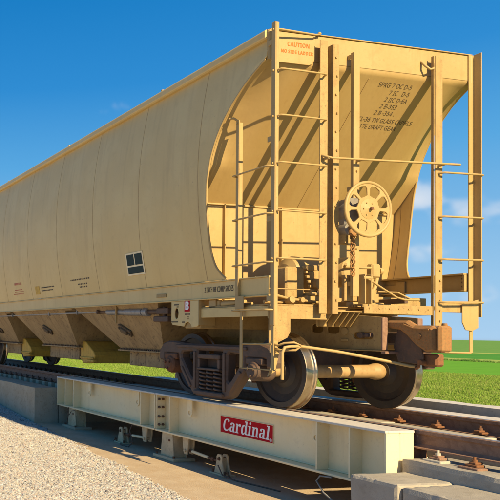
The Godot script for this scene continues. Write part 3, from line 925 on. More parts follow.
func build_shell(car: Node3D) -> void:
	var seams := [0.334, -1.126, -2.605, -4.098, -5.597, -7.112, -8.60, -10.09, -11.58, -12.30]
	for sd in [1.0, -1.0]:
		obj("side_panel", side_panel(seams[0] + 0.004, XE, sd, true), M.side, car)
		for i in seams.size() - 1:
			obj("side_panel", side_panel(seams[i + 1] + 0.004, seams[i] - 0.004, sd), M.side, car)
		for i in seams.size() - 1:
			obj("seam_strip", side_panel(seams[i] - 0.006, seams[i] + 0.006, sd, false, 1.566, 4.261, 0.0012, 0.008), M.seam, car)
		# rolled edge along the end cut
		var pts := []
		for j in 50:
			var y: float = lerp(1.58, 4.03, j / 49.0)
			pts.append(Vector3(cutx(y), y, (zs(y) - 0.006) * sd))
		obj("edge_bead", MB.new().tube(pts, 0.013, 8), M.tan, car)
		# top chord: overhanging angle with a rounded nose
		var ch := MB.new()
		if sd > 0.0: ch.plate(pv([4.262, 1.30, 4.262, 1.470, 4.272, 1.490, 4.285, 1.497, 4.345, 1.497, 4.362, 1.488, 4.372, 1.465, 4.372, 1.30]), Vector3(-12.32, 0, 0), Vector3.UP, Vector3.BACK, 13.75, 0.002)
		else: ch.bb(-12.32, 1.43, 4.262, 4.372, -1.497, -1.30, 0.012)
		var tc := obj("top_chord", ch, M.side, car)
		for x in [-0.75, -3.9, -7.2]:
			obj("chord_clip", MB.new().bb(x - 0.02, x + 0.02, 4.373, 4.40, sd * 1.44 - 0.02, sd * 1.44 + 0.02, 0.004), M.tan, tc)
	# roof
	var rf := MB.new()
	rf.bb(-12.30, 1.40, 4.30, 4.366, -1.295, 1.295, 0.004)
	obj("roof", rf, M.side, car)
	# end fascia
	var fa := MB.new()
	fa.bb(1.408, XE, 4.052, 4.368, -1.425, 1.425, 0.008)
	var fascia := obj("end_fascia", fa, M.tan, car)
	var lip := MB.new()
	lip.bb(1.395, 1.452, 4.3695, 4.381, -1.44, 1.44, 0.003)
	obj("fascia_lip", lip, M.tan, fascia)
	# caution panel with rounded lower corner
	var cp := MB.new()
	var poly := pv([-1.395, 4.345, -1.395, 4.005, -0.92, 4.005, -0.88, 4.025, -0.85, 4.065, -0.84, 4.11, -0.84, 4.345])
	cp.plate(poly, Vector3(1.4375, 0, 0), Vector3.FORWARD, Vector3.UP, 0.012, 0.003)
	var cpo := obj("caution_panel", cp, M.tan, fascia)
	var be := Basis(Vector3.UP, PI / 2)
	text("lettering", "CAUTION", 0.068, be, Vector3(1.4515, 4.225, 1.065), M.orange, cpo, sans_bold, HORIZONTAL_ALIGNMENT_CENTER)
	text("lettering", "NO SIDE LADDER", 0.054, be, Vector3(1.4515, 4.138, 1.085), M.orange, cpo, sans_bold, HORIZONTAL_ALIGNMENT_CENTER)
	# rounded corner caps of the fascia
	for sd in [1.0, -1.0]:
		var cc := MB.new()
		cc.cyl(Vector3(1.425, 4.03, 1.430 * sd), Vector3(1.425, 4.366, 1.430 * sd), 0.030, -1, 14)
		obj("corner_cap", cc, M.tan, fascia)
	# slope sheet with a rolled bend
	var path := [Vector2(XE, 4.050), Vector2(1.433, 4.030), Vector2(1.424, 4.008), Vector2(1.410, 3.988), Vector2(1.390, 3.970)]
	for i in 20: path.append(Vector2(1.39, 3.97).lerp(Vector2(0.24, 2.60), (i + 1) / 20.0))
	var sl := MB.new()
	var nzc := 36
	# the sheet is flat in the middle and rolls inward at both sides to meet the cut edge of the side
	var S := func(k: int, c: int, o: float) -> Vector3:
		var q: Vector2 = path[clampi(k, 0, path.size() - 1)]
		var t: float = lerp(-1.0, 1.0, float(c) / nzc)
		var z := t * (zs(q.y) - 0.016)
		var w := smoothstep(1.05, zs(q.y) - 0.016, absf(z))
		var xc: float = min(q.x, cutx(q.y) + 0.012)
		return Vector3(lerp(q.x, xc, w) - o, q.y + o, z)
	for k in path.size() - 1:
		for c in nzc:
			var nn := func(kk: int, cc: int) -> Vector3:
				var dk: Vector3 = S.call(kk + 1, cc, 0.0) - S.call(kk - 1, cc, 0.0)
				var dc: Vector3 = S.call(kk, min(cc + 1, nzc), 0.0) - S.call(kk, max(cc - 1, 0), 0.0)
				var m := dk.cross(dc).normalized()
				return m if m.x > 0.0 else -m
			var a: Vector3 = nn.call(k, c)
			var b: Vector3 = nn.call(k, c + 1)
			var d: Vector3 = nn.call(k + 1, c + 1)
			var e: Vector3 = nn.call(k + 1, c)
			sl.squad(S.call(k, c, 0.0), S.call(k, c + 1, 0.0), S.call(k + 1, c + 1, 0.0), S.call(k + 1, c, 0.0), a, b, d, e)
			sl.squad(S.call(k, c, 0.012), S.call(k, c + 1, 0.012), S.call(k + 1, c + 1, 0.012), S.call(k + 1, c, 0.012), -a, -b, -d, -e)
	var slope := obj("slope_sheet", sl, M.tan, car)
	# sheet joints (thin proud laps)
	for z in [0.02]:
		var sj := MB.new()
		sj.plate(pv([1.386, 3.9635, 0.255, 2.616, 0.258, 2.6125, 1.389, 3.960]), Vector3(0, 0, z), Vector3.RIGHT, Vector3.UP, 0.010, 0.001)
		obj("sheet_joint", sj, M.tan, slope)
	# stencils on the slope sheet
	var right := Vector3(0, 0, -1)
	var up := Vector3(0.643, 0.766, 0)
	var bs := Basis(right, up, right.cross(up))
	var top := Vector3(1.39, 3.97, 0)
	var lines := [["SPRG 7 OC D-5", -0.15, 0.06], ["7 IC   D-5", -0.36, 0.145], ["2 IIC D-6A", -0.35, 0.23], ["2 B-353", -0.34, 0.315], ["2 B -354 .", -0.31, 0.40], ["CL-36 1W GLASS CRPHLS", -0.13, 0.495], ["M-17E DRAFT GEAR", -0.12, 0.585]]
	for L in lines:
		text("stencil", L[0], 0.074, bs, top - up * (L[2] as float) + Vector3(0, 0, L[1]) + slope_norm() * 0.0015, M.ink, slope, sans_italic)
	# end bulkhead
	var bk := MB.new()
	var ys := []
	for j in 15: ys.append(lerp(2.60, 1.30, j / 14.0))
	for j in 14:
		var za := zs(max(ys[j], 1.56)) - 0.016
		var zb := zs(max(ys[j + 1], 1.56)) - 0.016
		bk.quad(Vector3(0.24, ys[j + 1], zb), Vector3(0.24, ys[j + 1], -zb), Vector3(0.24, ys[j], -za), Vector3(0.24, ys[j], za))
		bk.quad(Vector3(0.225, ys[j], za), Vector3(0.225, ys[j], -za), Vector3(0.225, ys[j + 1], -zb), Vector3(0.225, ys[j + 1], zb))
	var bulk := obj("end_bulkhead", bk, M.tan, car)
	for z in [1.16, 0.30]:
		var r := MB.new()
		r.bb(0.241, 0.29, 1.32, 2.585, z - 0.012, z, 0.002)
		obj("bulkhead_rib", r, M.tan, bulk)
	var hr := MB.new()
	hr.bb(0.241, 0.262, 2.575, 2.597, -1.5, 1.5, 0.003)
	obj("bulkhead_lap", hr, M.tan, bulk)
	# far end closing wall
	var fe := MB.new()
	fe.bb(-12.31, -12.29, 1.3, 4.30, -1.41, 1.41, 0.003)
	obj("far_end_wall", fe, M.side, car)
	# stencil panel on the side: cream frame and three dark fields, laid on the curved side
	var yc := 1.935
	var tilt := atan((zs(2.10) - zs(1.78)) / 0.32)
	var pb := Basis(Vector3.RIGHT, tilt)
	var po := Vector3(-1.335, yc, zs(yc) + 0.007)
	var fr := MB.new()
	fr.box(po, Vector3(0.50, 0.345, 0.004), 0.001, pb)
	var pan := obj("stencil_panel", fr, M.cream, car)
	for q in [[-0.115, 0.065, 0.205, 0.165], [0.118, 0.065, 0.205, 0.165], [0.0, -0.095, 0.44, 0.105]]:
		obj("dark_field", MB.new().box(po + pb * Vector3(q[0], q[1], 0.003), Vector3(q[2], q[3], 0.004), 0.001, pb), M.darkpanel, pan)
	# worn stencil dashes low on the side
	for q in [[-6.35, 1.80, 0.42, 0.02, 0], [-6.35, 1.755, 0.50, 0.02, 0], [-6.40, 1.71, 0.58, 0.02, 0], [-6.35, 1.93, 0.40, 0.05, 0], [-5.28, 1.735, 0.22, 0.17, 1], [-4.75, 1.775, 0.62, 0.022, 2], [-4.78, 1.715, 0.58, 0.022, 2], [-3.28, 1.83, 0.75, 0.026, 2], [-3.2, 1.745, 0.36, 0.026, 2], [-3.2, 1.695, 0.26, 0.026, 2]]:
		var tl := atan((zs(q[1] + 0.05) - zs(q[1] - 0.05)) / 0.1)
		var bq := Basis(Vector3.RIGHT, tl)
		var s := MB.new()
		var w: float = q[2]
		if q[4] == 1: s.box(Vector3(q[0], q[1], zs(q[1]) + 0.0025), Vector3(w, q[3], 0.003), 0.0005, bq)
		else:
			var x := -w / 2
			var k := 0
			while x < w / 2:
				var l: float = 0.03 + 0.025 * abs(sin(k * 2.7 + q[0]))
				s.box(Vector3(q[0] + x + l / 2, q[1], zs(q[1]) + 0.0025), Vector3(l, q[3], 0.003), 0.0005, bq)
				x += l + 0.018
				k += 1
		obj("worn_stencil", s, [M.redink, M.yellow, M.ink][q[4]], car)

func ladder_stile(called: String, mb: MB, m: Material, car: Node, bolts: Array, dir: Vector3) -> MeshInstance3D:
	var o := obj(called, mb, m, car)
	for p in bolts:
		obj("bolt", MB.new().cyl(p, p + dir * 0.014, 0.014, 0.011, 8), m, o)
	return o

func build_end_frame(car: Node3D) -> void:
	var X1 := XE + 0.012
	# near corner stile (angle)
	var b := MB.new()
	b.bb(1.500, 1.562, 1.00, 4.415, 1.452, 1.464, 0.002)
	var b2 := MB.new()
	b2.bb(1.550, 1.562, 1.00, 4.405, 1.415, 1.4515, 0.002)
	for y in [1.3, 2.2, 3.1, 4.2]: b2.bb(1.440, 1.4995, y - 0.03, y + 0.03, 1.452, 1.464, 0.002)
	obj("corner_stile_flange", b2, M.tan, car)
	var rungs_y := [1.743, 2.275, 2.814, 3.343, 3.862]
	var bl := []
	for y in rungs_y: bl.append(Vector3(1.53, y, 1.464))
	bl.append(Vector3(1.53, 4.33, 1.464))
	ladder_stile("corner_stile", b, M.tan, car, bl, Vector3.BACK)
	# near end ladder, inner stile = channel post
	var p := MB.new()
	p.bb(1.520, 1.532, 1.14, 4.28, 0.740, 0.842, 0.002)
	p.bb(1.440, 1.5195, 1.14, 4.28, 0.740, 0.752, 0.002)
	for y in [1.25, 2.45, 4.18]: p.bb(1.440, 1.452, y - 0.04, y + 0.04, 0.666, 0.7395, 0.002)
	p.bb(1.440, 1.5195, 1.14, 4.25, 0.654, 0.6655, 0.002)
	p.bb(1.520, 1.532, 1.14, 4.25, 0.584, 0.6655, 0.002)
	var bl2 := []
	for i in 14: bl2.append(Vector3(1.532, 1.3 + i * 0.215, 0.615 + 0.015 * (i % 2)))
	ladder_stile("channel_post", p, M.tan_dirty, car, bl2, Vector3.RIGHT)
	for y in rungs_y:
		var r := MB.new()
		r.tube([Vector3(1.555, y, 1.435), Vector3(1.605, y, 1.425), Vector3(1.612, y, 1.385), Vector3(1.597, y, 0.85), Vector3(1.585, y, 0.81), Vector3(1.53, y, 0.79)], 0.011, 8)
		obj("ladder_rung", r, M.tan, car)
	var topbar := MB.new()
	topbar.tube([Vector3(1.55, 4.33, 1.43), Vector3(1.545, 4.335, 1.38), Vector3(1.50, 4.345, 0.88), Vector3(1.47, 4.37, 0.80)], 0.011, 8)
	topbar.ball(Vector3(1.47, 4.378, 0.80), 0.022, 8)
	obj("grab_iron", topbar, M.tan, car)
	# side ladder stile near, and its rungs
	var s := MB.new()
	s.bb(0.905, 0.955, 1.16, 3.47, 1.455, 1.467, 0.002)
	s.bb(0.943, 0.955, 1.16, 3.44, 1.41, 1.4545, 0.002)
	ladder_stile("side_stile", s, M.tan, car, [Vector3(0.93, 3.43, 1.467), Vector3(0.93, 2.79, 1.467), Vector3(0.93, 2.25, 1.467), Vector3(0.93, 1.70, 1.467)], Vector3.BACK)
	var top_clip := MB.new()
	top_clip.tube([Vector3(0.93, 3.46, 1.45), Vector3(0.90, 3.50, 1.50), Vector3(0.86, 3.50, 1.535)], 0.014, 8)
	obj("stile_clip", top_clip, M.tan, car)
	for y in [1.172, 1.705, 2.25, 2.785]:
		var r := MB.new()
		r.tube([Vector3(0.92, y, 1.460), Vector3(0.935, y, 1.525), Vector3(0.975, y, 1.532), Vector3(1.49, y, 1.532), Vector3(1.525, y, 1.525), Vector3(1.54, y, 1.460)], 0.011, 8)
		obj("side_rung", r, M.tan, car)
	# stirrup step
	var st := MB.new()
	st.bb(0.985, 1.030, 0.50, 1.30, 1.448, 1.460, 0.002)
	st.bb(0.93, 1.06, 1.19, 1.345, 1.4605, 1.470, 0.003)
	st.bb(1.500, 1.545, 0.50, 0.999, 1.440, 1.4515, 0.002)
	st.bb(0.985, 1.545, 0.488, 0.4995, 1.40, 1.460, 0.002)
	st.tube([Vector3(1.0, 0.78, 1.452), Vector3(1.52, 0.785, 1.452)], 0.011, 8)
	obj("stirrup_step", st, M.tan, car)
	# narrow post beside the brake wheel
	var np := MB.new()
	np.bb(1.520, 1.532, 1.35, 4.19, 0.300, 0.385, 0.002)
	np.bb(1.490, 1.5195, 1.35, 4.19, 0.373, 0.385, 0.002)
	for y in [1.5, 2.6, 4.15]: np.bb(1.438, 1.4895, y - 0.025, y + 0.025, 0.373, 0.385, 0.002)
	ladder_stile("brake_post", np, M.tan, car, [Vector3(1.532, 2.8, 0.34), Vector3(1.532, 1.9, 0.34), Vector3(1.532, 2.05, 0.34)], Vector3.RIGHT)
	# long handrail
	var hr := MB.new()
	hr.tube([Vector3(1.53, 2.95, 0.815), Vector3(1.60, 2.92, 0.81), Vector3(1.615, 2.905, 0.75), Vector3(1.615, 2.955, -1.05)], 0.013, 8)
	obj("handrail", hr, M.tan, car)
	for q in [[0.79, 2.91], [0.34, 2.918], [-0.83, 2.948]]:
		obj("handrail_bracket", MB.new().bb(1.532, 1.61, q[1] - 0.014, q[1] + 0.014, q[0] - 0.012, q[0] + 0.012, 0.003), M.tan, car)
	# far ladder inner stile (angle) down to the step
	var fs := MB.new()
	fs.bb(1.520, 1.532, 0.72, 4.27, -0.889, -0.783, 0.002)
	fs.bb(1.485, 1.5195, 0.72, 4.27, -0.783, -0.771, 0.002)
	var bl3 := []
	for y in [2.853, 2.33, 1.821, 1.313]: bl3.append(Vector3(1.532, y, -0.84))
	for i in 9: bl3.append(Vector3(1.532, 0.85 + i * 0.12, -0.85))
	ladder_stile("far_ladder_stile", fs, M.tan_dirty, car, bl3, Vector3.RIGHT)
	var hk := MB.new()
	hk.tube([Vector3(1.435, 4.22, -0.68), Vector3(1.49, 4.15, -0.68), Vector3(1.52, 4.10, -0.72), Vector3(1.515, 4.12, -0.78)], 0.014, 8)
	obj("stile_hook", hk, M.tan, car)
	# far corner stile
	var fc := MB.new()
	fc.bb(1.440, 1.452, 1.15, 4.37, -1.440, -1.380, 0.002)
	fc.bb(1.4525, 1.545, 1.15, 4.375, -1.466, -1.454, 0.002)
	fc.bb(1.440, 1.452, 1.15, 4.37, -1.466, -1.4405, 0.001)
	ladder_stile("far_corner_stile", fc, M.tan, car, [], Vector3.RIGHT)
	for y in [1.313, 1.821, 2.33, 2.853]:
		var r := MB.new()
		r.tube([Vector3(1.53, y, -0.83), Vector3(1.59, y, -0.845), Vector3(1.597, y, -0.89), Vector3(1.59, y + 0.01, -1.39), Vector3(1.575, y + 0.01, -1.44), Vector3(1.535, y + 0.01, -1.458)], 0.012, 8)
		obj("far_ladder_rung", r, M.tan, car)
	# far step: gusset plate, hanger and tread
	var fst := MB.new()
	fst.plate(zy([-1.18, 1.30, -1.42, 1.36, -1.42, 1.02, -1.33, 0.98, -1.23, 0.99, -1.18, 1.08]), Vector3(1.525, 0, 0), Vector3.FORWARD, Vector3.UP, 0.012, 0.002)
	fst.bb(1.512, 1.5125 + 0.01, 0.715, 0.985, -1.355, -1.305, 0.002)
	fst.tube([Vector3(1.522, 0.722, -0.86), Vector3(1.530, 0.715, -1.30), Vector3(1.522, 0.722, -1.33)], 0.012, 8)
	obj("far_step", fst, M.tan, car)

	# side sills
	var sn := MB.new()
	sn.bb(-12.28, 1.430, 1.345, 1.545, 1.418, 1.430, 0.002)
	sn.bb(-12.28, 1.430, 1.5455, 1.560, 1.33, 1.452, 0.004)
	sn.bb(-12.28, 1.430, 1.330, 1.3445, 1.34, 1.445, 0.003)
	var sill := obj("side_sill", sn, M.side, car)
	sill.set_meta("label", "long channel sill under the near side")
	obj("sill_tag", MB.new().bb(-0.86, -0.62, 1.40, 1.45, 1.431, 1.443, 0.003), M.tan_dirty, sill)
	text("stencil", "2 INCH HF COMP SHOES", 0.088, Basis().scaled(Vector3(0.575, 1.1, 1)), Vector3(0.255, 1.452, 1.4312), M.ink, sill, sans_bold)
	var sf := MB.new()
	sf.bb(-12.28, 1.425, 1.480, 1.665, -1.430, -1.418, 0.002)
	sf.bb(-12.28, 1.425, 1.6655, 1.685, -1.43, -1.33, 0.003)
	sf.bb(-12.28, 1.425, 1.465, 1.4795, -1.43, -1.34, 0.003)
	sf.bb(1.40, 1.4245, 1.4805, 1.6645, -1.4175, -1.345, 0.002)
	var sfo := obj("side_sill", sf, M.tan, car)
	for y in [1.53, 1.58, 1.625]: obj("bolt", MB.new().cyl(Vector3(1.35, y, -1.4175), Vector3(1.35, y, -1.405), 0.014, -1, 8), M.cast, sfo)
	var fin := MB.new()
	fin.bb(0.42, 0.56, 1.30, 1.64, -1.415, -1.395, 0.003)
	fin.bb(-0.2, 0.45, 1.18, 1.60, -1.415, -1.40, 0.003)
	obj("sill_gusset", fin, M.tan, car)
	# bolster side plate
	var bp := MB.new()
	bp.plate(pv([-0.48, 1.329, -0.48, 1.04, -0.45, 1.01, -0.18, 0.985, -0.15, 1.03, -0.09, 1.05, -0.03, 1.02, 0.0, 0.975, 0.12, 0.985, 0.15, 1.02, 0.15, 1.329]), Vector3(0, 0, 1.425), Vector3.RIGHT, Vector3.UP, 0.014, 0.003, [circle2(Vector2(-0.355, 1.165), 0.045, 0.075, 18)])
	var bpo := obj("bolster_plate", bp, M.side, car)
	var lg := MB.new()
	lg.bb(-0.165, -0.045, 1.185, 1.345, 1.440, 1.4435, 0.001)
	var lgo := obj("emblem", lg, M.red, bpo)
	text("lettering", "B", 0.155, Basis(), Vector3(-0.105, 1.263, 1.4455), M.white, lgo, sans_bold, HORIZONTAL_ALIGNMENT_CENTER)
	for q in [[-0.36, 1.285, 0.10], [-0.33, 1.255, 0.04], [-0.10, 1.15, 0.11], [-0.09, 1.115, 0.04], [-0.09, 1.09, 0.04], [-0.40, 1.05, 0.16], [-0.2, 1.045, 0.05]]:
		var d := MB.new()
		var x := 0.0
		var k := 0
		while x < q[2]:
			d.bb(q[0] - q[2] / 2 + x, q[0] - q[2] / 2 + x + 0.016, q[1] - 0.009, q[1] + 0.009, 1.4393, 1.4413, 0.0004)
			x += 0.024
			k += 1
		obj("worn_stencil", d, M.ink, bpo)
	var bf := MB.new()
	bf.bb(0.151, 0.165, 1.0, 1.329, 1.20, 1.45, 0.003)
	bf.bb(0.30, 0.44, 1.22, 1.328, 1.30, 1.40, 0.01)
	obj("bolster_flange", bf, M.tan, car)
	# body bolster across
	var bo := MB.new()
	bo.bb(-0.20, 0.14, 0.96, 1.28, -1.38, 1.41, 0.01)
	obj("body_bolster", bo, M.tan_dirty, car)
	# lower longitudinal angle
	var la := MB.new()
	la.bb(0.166, 1.43, 1.10, 1.21, 1.405, 1.417, 0.002)
	la.bb(0.166, 1.43, 1.2105, 1.222, 1.32, 1.417, 0.002)
	obj("lower_angle", la, M.side, car)
	# end sill, near half
	var es := MB.new()
	es.bb(1.430, 1.446, 1.075, 1.225, 0.655, 1.440, 0.003)
	es.bb(1.335, 1.446, 1.2255, 1.240, 0.655, 1.440, 0.003)
	obj("end_sill", es, M.tan_dirty, car)
	var gp := MB.new()
	gp.plate(zy([1.442, 1.215, 1.16, 1.215, 1.16, 0.93, 1.20, 0.86, 1.33, 0.80, 1.442, 0.80]), Vector3(1.4475, 0, 0), Vector3.FORWARD, Vector3.UP, 0.014, 0.003)
	var gpo := obj("corner_gusset", gp, M.tan_dirty, car)
	for q in [[1.41, 1.12], [1.41, 1.03], [1.41, 0.94], [1.41, 0.86], [1.22, 1.17]]:
		obj("bolt", MB.new().cyl(Vector3(1.4335, q[1], q[0]), Vector3(1.459, q[1], q[0]), 0.016, -1, 6), M.cast, gpo)
	# end sill centre and far half: step platform with safety grating
	var pf := MB.new()
	pf.bb(1.500, 1.514, 1.155, 1.265, -0.765, 0.21, 0.003)
	pf.bb(1.30, 1.4995, 1.155, 1.168, -0.765, 0.21, 0.002)
	var pfo := obj("end_platform", pf, M.tan_dirty, car)
	for i in 7:
		var z := 0.14 - i * 0.14
		obj("rivet", MB.new().cyl(Vector3(1.514, 1.22, z), Vector3(1.523, 1.22, z), 0.011, 0.008, 8), M.tan, pfo)
	for i in 7:
		obj("grating_bar", MB.new().bb(1.16 + i * 0.042, 1.172 + i * 0.042, 1.235, 1.270, -1.40, 0.21, 0.002), M.tan_dirty, pfo)
	var pr := MB.new()
	pr.bb(1.500, 1.514, 1.195, 1.325, -1.44, -0.893, 0.003)
	obj("end_platform_extension", pr, M.tan_dirty, car)
	# draft-gear cheek, ribs and dark carrier under the platform
	var ck := MB.new()
	for q in [[0.62, 0.04], [0.50, 0.03], [0.40, 0.03], [0.32, 0.03], [0.25, 0.03]]:
		ck.plate(pv([1.30, 1.16, 1.50, 1.16, 1.36, 1.0, 1.30, 1.0]), Vector3(0, 0, q[0]), Vector3.RIGHT, Vector3.UP, 0.014, 0.002)
	ck.bb(1.28, 1.298, 1.0, 1.22, 0.20, 0.66, 0.003)
	obj("sill_ribs", ck, M.tan_dirty, car)
	var cap := MB.new()
	cap.bb(1.30, 1.50, 1.165, 1.182, 0.22, 0.66, 0.003)
	obj("sill_cap", cap, M.tan_dirty, car)

func build_brake_gear(car: Node3D) -> void:
	# hand brake wheel: dished disc with eight windows
	var c := Vector3(1.665, 2.338, 0.315)
	var R := 0.305
	var outer := circle2(Vector2.ZERO, R, R, 48)
	var holes := []
	for k in 8:
		var a0 := TAU * (k + 0.5) / 8.0
		var pl := PackedVector2Array()
		for q in [[0.158, -0.22], [0.235, -0.32], [0.264, -0.24], [0.272, 0.0], [0.264, 0.24], [0.235, 0.32], [0.158, 0.22], [0.146, 0.0]]:
			var a: float = a0 + q[1] * (0.95 if q[0] > 0.2 else 1.35)
			pl.append(Vector2(cos(a), sin(a)) * (q[0] as float))
		holes.append(pl)
	var w := MB.new()
	w.plate(outer, c - Vector3(0.008, 0, 0), Vector3.FORWARD, Vector3.UP, 0.016, 0.003, holes)
	var bw := obj("brake_wheel", w, M.tan, car)
	var rim := MB.new()
	rim.ring(c, Vector3.RIGHT, R, 0.019, 48, 10)
	obj("wheel_rim", rim, M.tan, bw)
	var hub := MB.new()
	hub.lathe([Vector2(0.0, 0.040), Vector2(0.018, 0.038), Vector2(0.03, 0.030), Vector2(0.075, 0.018), Vector2(0.115, 0.010), Vector2(0.115, -0.012)], c, Vector3.RIGHT, 28)
	for k in 6:
		var a := TAU * k / 6.0
		var p := c + Vector3(0.014, sin(a) * 0.075, cos(a) * 0.075)
		hub.cyl(p, p + Vector3(0.012, 0, 0), 0.009, -1, 6)
	obj("wheel_hub", hub, M.tan, bw)
	var nut := MB.new()
	nut.cyl(c + Vector3(0.038, 0, 0), c + Vector3(0.062, 0, 0), 0.020, -1, 6)
	obj("wheel_nut", nut, M.rust, bw)
	# gear housing behind the wheel
	var gh := MB.new()
	gh.cyl(Vector3(1.40, 2.338, 0.315), Vector3(1.655, 2.338, 0.315), 0.035, -1, 12)
	gh.cyl(Vector3(1.42, 2.34, 0.40), Vector3(1.56, 2.34, 0.40), 0.145, -1, 20)
	gh.bb(1.42, 1.55, 2.10, 2.34, 0.33, 0.50, 0.03)
	gh.cyl(Vector3(1.42, 2.12, 0.46), Vector3(1.56, 2.12, 0.46), 0.07, -1, 14)
	obj("gear_housing", gh, M.steel_grey, car)
	var ghb := MB.new()
	ghb.bb(1.40, 1.42, 1.96, 2.16, 0.34, 0.53, 0.004)
	ghb.bb(1.42, 1.53, 1.96, 2.08, 0.48, 0.495, 0.004)
	obj("housing_bracket", ghb, M.tan_dirty, car)
	var gb := MB.new()
	gb.tube([Vector3(1.545, 2.15, 0.46), Vector3(1.56, 2.07, 0.45), Vector3(1.56, 2.05, 0.41), Vector3(1.555, 2.085, 0.385)], 0.028, 8)
	obj("chain_drum", gb, M.rust_bright, car)
	# chain
	var ch := MB.new()
	for k in 11:
		var p := Vector3(1.556, 2.075 - k * 0.047, 0.415 + 0.004 * sin(k * 1.7))
		ch.ring(p, Vector3.RIGHT if k % 2 == 0 else Vector3(0.35, 0, 0.94).normalized(), 0.024, 0.0085, 12, 6)
	obj("brake_chain", ch, M.rust_bright, car)
	# lower plate box and bell crank
	var pb := MB.new()
	pb.plate(pv([-0.42, 1.30, -0.42, 1.60, -0.21, 1.60, -0.155, 1.545, -0.155, 1.355, -0.21, 1.30]), Vector3(1.40, 0, 0), Vector3.FORWARD, Vector3.UP, 0.05, 0.006)
	obj("crank_plate", pb, M.tan_dirty, car)
	var bc := MB.new()
	bc.bb(1.455, 1.555, 1.27, 1.61, 0.225, 0.24, 0.003)
	bc.bb(1.455, 1.555, 1.27, 1.61, 0.14, 0.155, 0.003)
	bc.bb(1.455, 1.47, 1.27, 1.61, 0.1555, 0.2245, 0.003)
	bc.cyl(Vector3(1.535, 1.57, 0.13), Vector3(1.535, 1.57, 0.25), 0.02, -1, 8)
	obj("bell_crank", bc, M.tan, car)
	var rod := MB.new()
	rod.tube([Vector3(1.54, 1.56, 0.19), Vector3(1.46, 1.36, -0.30), Vector3(1.44, 1.335, -0.44), Vector3(1.43, 1.34, -0.66)], 0.012, 8)
	rod.tube([Vector3(1.30, 1.43, -0.20), Vector3(1.32, 1.43, -0.46), Vector3(1.36, 1.335, -0.66)], 0.011, 8)
	obj("brake_rod", rod, M.tan, car)
	# brake cylinder behind the post
	var bcy := MB.new()
	bcy.lathe([Vector2(0.0, 0.0), Vector2(0.10, 0.0), Vector2(0.165, -0.035), Vector2(0.18, -0.06), Vector2(0.18, -0.36), Vector2(0.20, -0.37), Vector2(0.20, -0.40), Vector2(0.17, -0.41), Vector2(0.14, -0.52), Vector2(0.0, -0.53)], Vector3(1.24, 1.665, 0.08), Vector3(0.94, 0, -0.34).normalized(), 32)
	obj("brake_cylinder", bcy, M.tan, car)
	var bt := MB.new()
	bt.bb(0.96, 1.06, 1.62, 1.80, -0.50, -0.36, 0.02)
	bt.cyl(Vector3(1.01, 1.71, -0.5), Vector3(1.01, 1.71, -0.54), 0.05, -1, 12)
	bt.tube([Vector3(1.02, 1.62, -0.47), Vector3(1.08, 1.50, -0.38), Vector3(1.10, 1.38, -0.28)], 0.025, 8)
	obj("cylinder_bracket", bt, M.tan, car)
	var cb := MB.new()
	cb.bb(1.08, 1.30, 1.30, 1.46, -0.16, -0.01, 0.01)
	cb.bb(1.10, 1.28, 1.30, 1.42, -0.24, -0.165, 0.008)
	cb.bb(0.9, 1.3, 1.22, 1.30, -0.3, 0.25, 0.01)
	obj("cylinder_seat", cb, M.tan, car)
	var cy2 := MB.new()
	cy2.tube([Vector3(1.535, 1.72, 0.49), Vector3(1.30, 1.715, 0.28), Vector3(1.30, 1.715, -0.1)], 0.016, 8)
	obj("air_pipe", cy2, M.tan, car)
	# air reservoir and its olive box
	var ar := MB.new()
	ar.lathe([Vector2(0.0, -0.02), Vector2(0.10, 0.0), Vector2(0.17, 0.05), Vector2(0.195, 0.11), Vector2(0.195, 0.66), Vector2(0.17, 0.72), Vector2(0.10, 0.76), Vector2(0.0, 0.78)], Vector3(0.90, 1.665, 0.02), Vector3.BACK, 28)
	obj("air_reservoir", ar, M.tan, car)
	var ob := MB.new()
	ob.bb(0.98, 1.22, 1.32, 1.70, 0.76, 1.02, 0.02)
	var obo := obj("equipment_box", ob, mat((M.tan_dirty as StandardMaterial3D).albedo_texture, 0.65, 0.9), car)
	for i in 7:
		var tz := 0.77 - i * 0.022
		obj("bracket_tooth", MB.new().bb(1.20, 1.235, 1.68 - i * 0.055, 1.71 - i * 0.055, tz - 0.02, tz + 0.02, 0.004), M.tan, obo)
	var vb := MB.new()
	vb.cyl(Vector3(1.18, 1.50, 0.60), Vector3(1.28, 1.50, 0.60), 0.075, 0.06, 14)
	vb.bb(1.10, 1.20, 1.40, 1.66, 0.50, 0.68, 0.015)
	vb.cyl(Vector3(1.15, 1.38, 0.57), Vector3(1.15, 1.46, 0.57), 0.085, -1, 14)
	vb.bb(1.12, 1.20, 1.66, 1.73, 0.56, 0.70, 0.01)
	obj("control_valve", vb, M.tan_dirty, car)
	var vs := MB.new()
	vs.bb(1.12, 1.30, 1.295, 1.36, 0.50, 0.80, 0.01)
	vs.bb(1.15, 1.32, 1.36, 1.395, 0.60, 0.76, 0.008)
	obj("valve_bracket", vs, M.tan, car)
	var cap := MB.new()
	cap.cyl(Vector3(1.20, 1.435, 0.57), Vector3(1.245, 1.425, 0.57), 0.04, -1, 12)
	obj("valve_cap", cap, M.cast, car)
	var pipes := MB.new()
	pipes.tube([Vector3(1.38, 1.36, 1.36), Vector3(1.36, 1.31, 1.1), Vector3(1.36, 1.29, 0.85), Vector3(1.37, 1.27, 0.66)], 0.016, 8)
	pipes.tube([Vector3(1.30, 1.27, 1.38), Vector3(1.30, 1.275, 0.7)], 0.02, 8)
	pipes.tube([Vector3(1.40, 1.42, 1.40), Vector3(1.40, 1.42, 0.70)], 0.007, 6)
	pipes.cyl(Vector3(1.34, 1.28, 1.10), Vector3(1.42, 1.30, 1.10), 0.04, -1, 10)
	pipes.cyl(Vector3(1.34, 1.30, 0.94), Vector3(1.40, 1.30, 0.94), 0.03, -1, 10)
